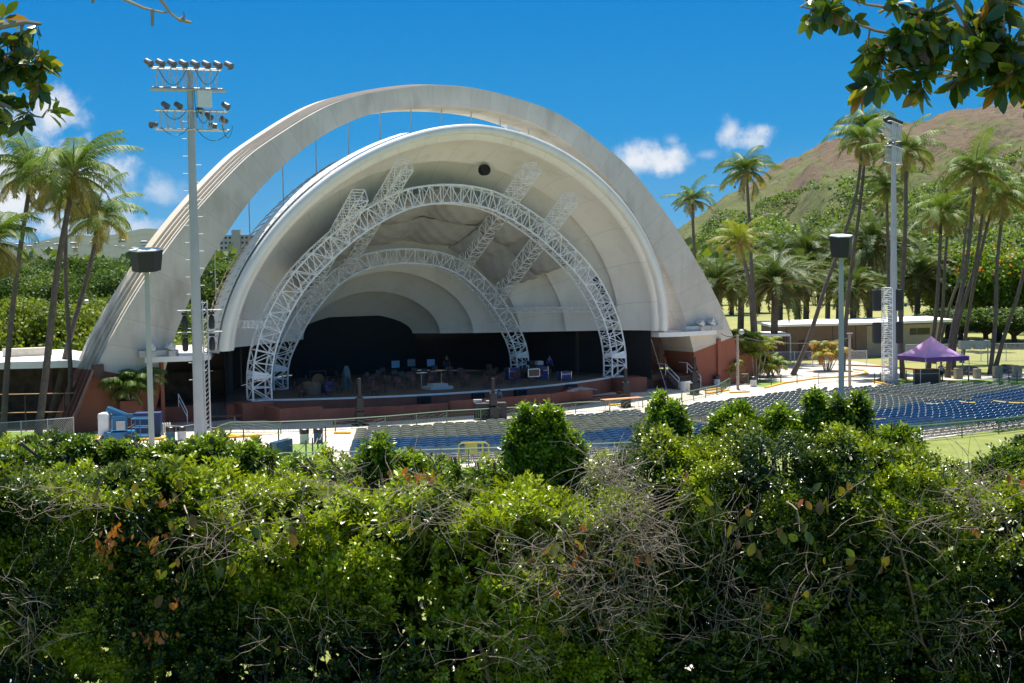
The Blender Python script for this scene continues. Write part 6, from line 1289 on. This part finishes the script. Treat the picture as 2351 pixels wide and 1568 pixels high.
vleaves('climbing_vine','broad olive and bronze vine leaves hanging among the dead stems',[(1290,1250,60,50,26),(1340,1300,40,70,22),(1270,1370,40,50,14),(1420,1290,60,40,12),(1330,1190,70,30,12),(1270,1420,40,40,8)],401,OL+[(.20,.06,.03)])
vleaves('climbing_vine','broad glossy vine leaves spread over the left hedge',[(430,1200,70,35,22),(400,1290,50,40,14),(520,1260,80,50,14),(330,1130,90,30,14),(250,1110,90,30,12),(380,1400,50,40,9),(620,1200,80,40,12),(640,1480,60,40,8),(20,1370,30,40,5),(950,1190,60,40,10),(580,1330,70,50,9)],402,OL)
vleaves('climbing_vine','broad vine leaves hanging in the lower right shrub',[(1830,1200,60,50,20),(1900,1150,60,40,14),(1700,1170,40,60,12),(1740,1270,60,60,12),(1960,1300,70,50,14),(1860,1370,60,50,10),(2040,1290,60,40,10),(1830,1460,60,40,8),(1620,1140,40,50,8)],403,OL+[(.09,.14,.03)])
vleaves('dead_leaves','curled orange brown dead leaf clusters on the left hedge',[(245,1245,28,32,60),(265,1215,14,18,20),(355,1235,36,20,44),(350,1455,40,26,60),(372,1145,16,14,14),(410,1375,18,18,18),(960,1085,40,16,30)],404,[(.36,.13,.03),(.28,.10,.03),(.42,.19,.06)],.04)
vleaves('dead_leaves','dry red and orange leaves scattered on the right and middle hedge',[(1445,1230,40,18,12),(1490,1270,30,20,9),(1590,1080,12,18,3),(1850,1148,12,6,2),(2250,1210,20,40,6),(1770,1370,10,30,3),(2330,1090,20,16,5),(1060,1410,14,12,3),(1370,1430,12,8,2),(1930,1060,14,8,3)],405,[(.36,.12,.03),(.22,.06,.03),(.30,.18,.05)],.055)
# ------------------------------------------------------------ overhanging branches
ml_fig=ml_big
def bough(name,label,trunk,limbs,seed,Yc,nl,ls,spread=.12):
    g=np.random.default_rng(seed); t=thing(name,trunk[0],label,'tree'); MB().tube(trunk,[.22,.19,.15,.12][:len(trunk)],10).build('trunk',mat('grey_bark',(.30,.26,.22),.85,.2,4,bump=.4),t,smooth=True)
    br=MB(); P=[];X=[];Nn=[];S=[];C=[]
    for pts,rad,dens in limbs:
        W_=[trunk[-1] if p is None else hz(p[0],p[1],Yc+(p[2] if len(p)>2 else 0)) for p in pts]; L=len(W_); br.tube(W_,[rad*(1-.75*k/(L-1)) for k in range(L)],6)
        Ls=np.concatenate([[0],np.cumsum([np.linalg.norm(W_[i+1]-W_[i]) for i in range(L-1)])])
        for k in range(dens):
            u=g.uniform(.15 if pts[0] is None else 0,1)*Ls[-1]; b0=np.array([np.interp(u,Ls,[w[c] for w in W_]) for c in range(3)]); o=unit(g.normal(size=3)+[0,-.1,-.15]); tip=b0+o*g.uniform(.3,1.)*spread; br.tube([b0,(b0+tip)/2+g.normal(size=3)*.01,tip],[.005,.004,.003],4,cap=False)
            m_=g.integers(6,10); ref=unit(np.cross(o,g.normal(size=3))); b2=np.cross(o,ref)
            for q in range(m_): a=q*2.4; rd=ref*math.cos(a)+b2*math.sin(a); P.append(tip+rd*.004-o*.006*q); X.append(rd*.9+o*.8+np.array([0,0,-.45])); Nn.append(o*1.+g.normal(size=3)*.4+np.array([0,0,.4])); S.append(ls*g.uniform(.6,1.15)); tt=g.uniform(); C.append(np.array((.035,.075,.015) if tt<.5 else (.10,.14,.02) if tt<.88 else (.20,.11,.03) if tt<.94 else (.3,.28,.04))*g.uniform(.8,1.2))
    br.build('branches',mat('grey_bark',(.30,.26,.22),.85,.2,4,bump=.4),t,smooth=True); scatter('leaves',BL_V,BL_F,np.array(P),np.array(X),np.array(Nn),np.array(S),np.array(C),ml_fig,t,smooth=True)
YC=6.4
bough('fig_tree','fig tree bough of big glossy leaves hanging in the top right corner',[np.array([4.1,6.6,8.0]),np.array([4.0,6.6,10.3]),np.array([3.6,6.5,12.0]),hz(2620,90,YC)],
 [([None,(2480,100),(2340,110),(2240,95),(2150,30),(2060,20)],.045,16),([(2340,110),(2260,150),(2200,170),(2090,180),(1990,150)],.018,13),([(2240,95),(2120,90),(2010,70),(1900,30),(1835,15)],.012,11),([(2340,110),(2330,170),(2290,200)],.012,15),([(2240,95),(2200,20),(2150,-60)],.02,9),([(2300,110),(2300,30),(2290,-60)],.02,16),([(2150,30),(2080,80),(2030,110)],.01,7),([None,(2480,180),(2380,180),(2330,150)],.02,17),([(2090,180),(2050,190),(2015,195)],.008,6),([(2060,20),(1990,10),(1900,-20)],.01,6),([(2240,150),(2200,110),(2160,90)],.01,6)],501,YC,0,.118)
bough('fig_tree','fig tree bough of glossy leaves at the upper left edge',[np.array([-4.6,6.6,8.0]),np.array([-4.4,6.6,10.3]),np.array([-3.9,6.5,11.9]),hz(-420,150,YC)],
 [([None,(-200,110),(-60,90),(0,60),(60,50),(95,55)],.03,15),([(-60,90),(0,130),(60,150),(110,160)],.016,15),([(-60,90),(0,180),(40,170),(90,190)],.01,7),([(-200,110),(-60,210),(20,245),(70,265),(100,270)],.014,7),([(-60,210),(-10,260),(25,300)],.008,7),([(0,130),(60,110),(100,130)],.006,6)],502,YC,0,.095,.09)
mb=MB()
for pts in [[(230,-60),(278,-5),(330,18),(352,24),(384,30)],[(352,24),(350,22),(350,60)],[(345,-60),(362,-10),(392,30),(410,44),(424,38),(421,28)],[(410,44),(425,48),(440,52)],[(200,-60),(215,-5),(213,8)]]:
    mb.tube([hz(x,y,YC) for x,y in pts],[.011,.009,.007,.006,.005,.004][:len(pts)],5)
mb.tube([hz(-420,150,YC),hz(-200,-160,YC),hz(230,-60,YC),hz(345,-60,YC)],[.06,.04,.015,.011],6); o=mb.build('bare_twigs',mat('grey_bark',(.30,.26,.22),.85,.2,4,bump=.4),bpy.data.objects['fig_tree.001'])
# ------------------------------------------------------------ air
hb=MB().box((0,2500,298),(16000,15000,604)); hzo=hb.build('haze',None); tag(hzo,kind='stuff',label='thin sea haze over the plain'); m=bpy.data.materials.new('haze_air'); m.use_nodes=True; t=m.node_tree; t.nodes.clear(); o_=N(t,'ShaderNodeOutputMaterial'); v=N(t,'ShaderNodeVolumePrincipled'); v.inputs['Color'].default_value=(.65,.82,1,1); v.inputs['Density'].default_value=.000007; v.inputs['Anisotropy'].default_value=.1; t.links.new(v.outputs[0],o_.inputs['Volume']); hzo.data.materials.append(m)
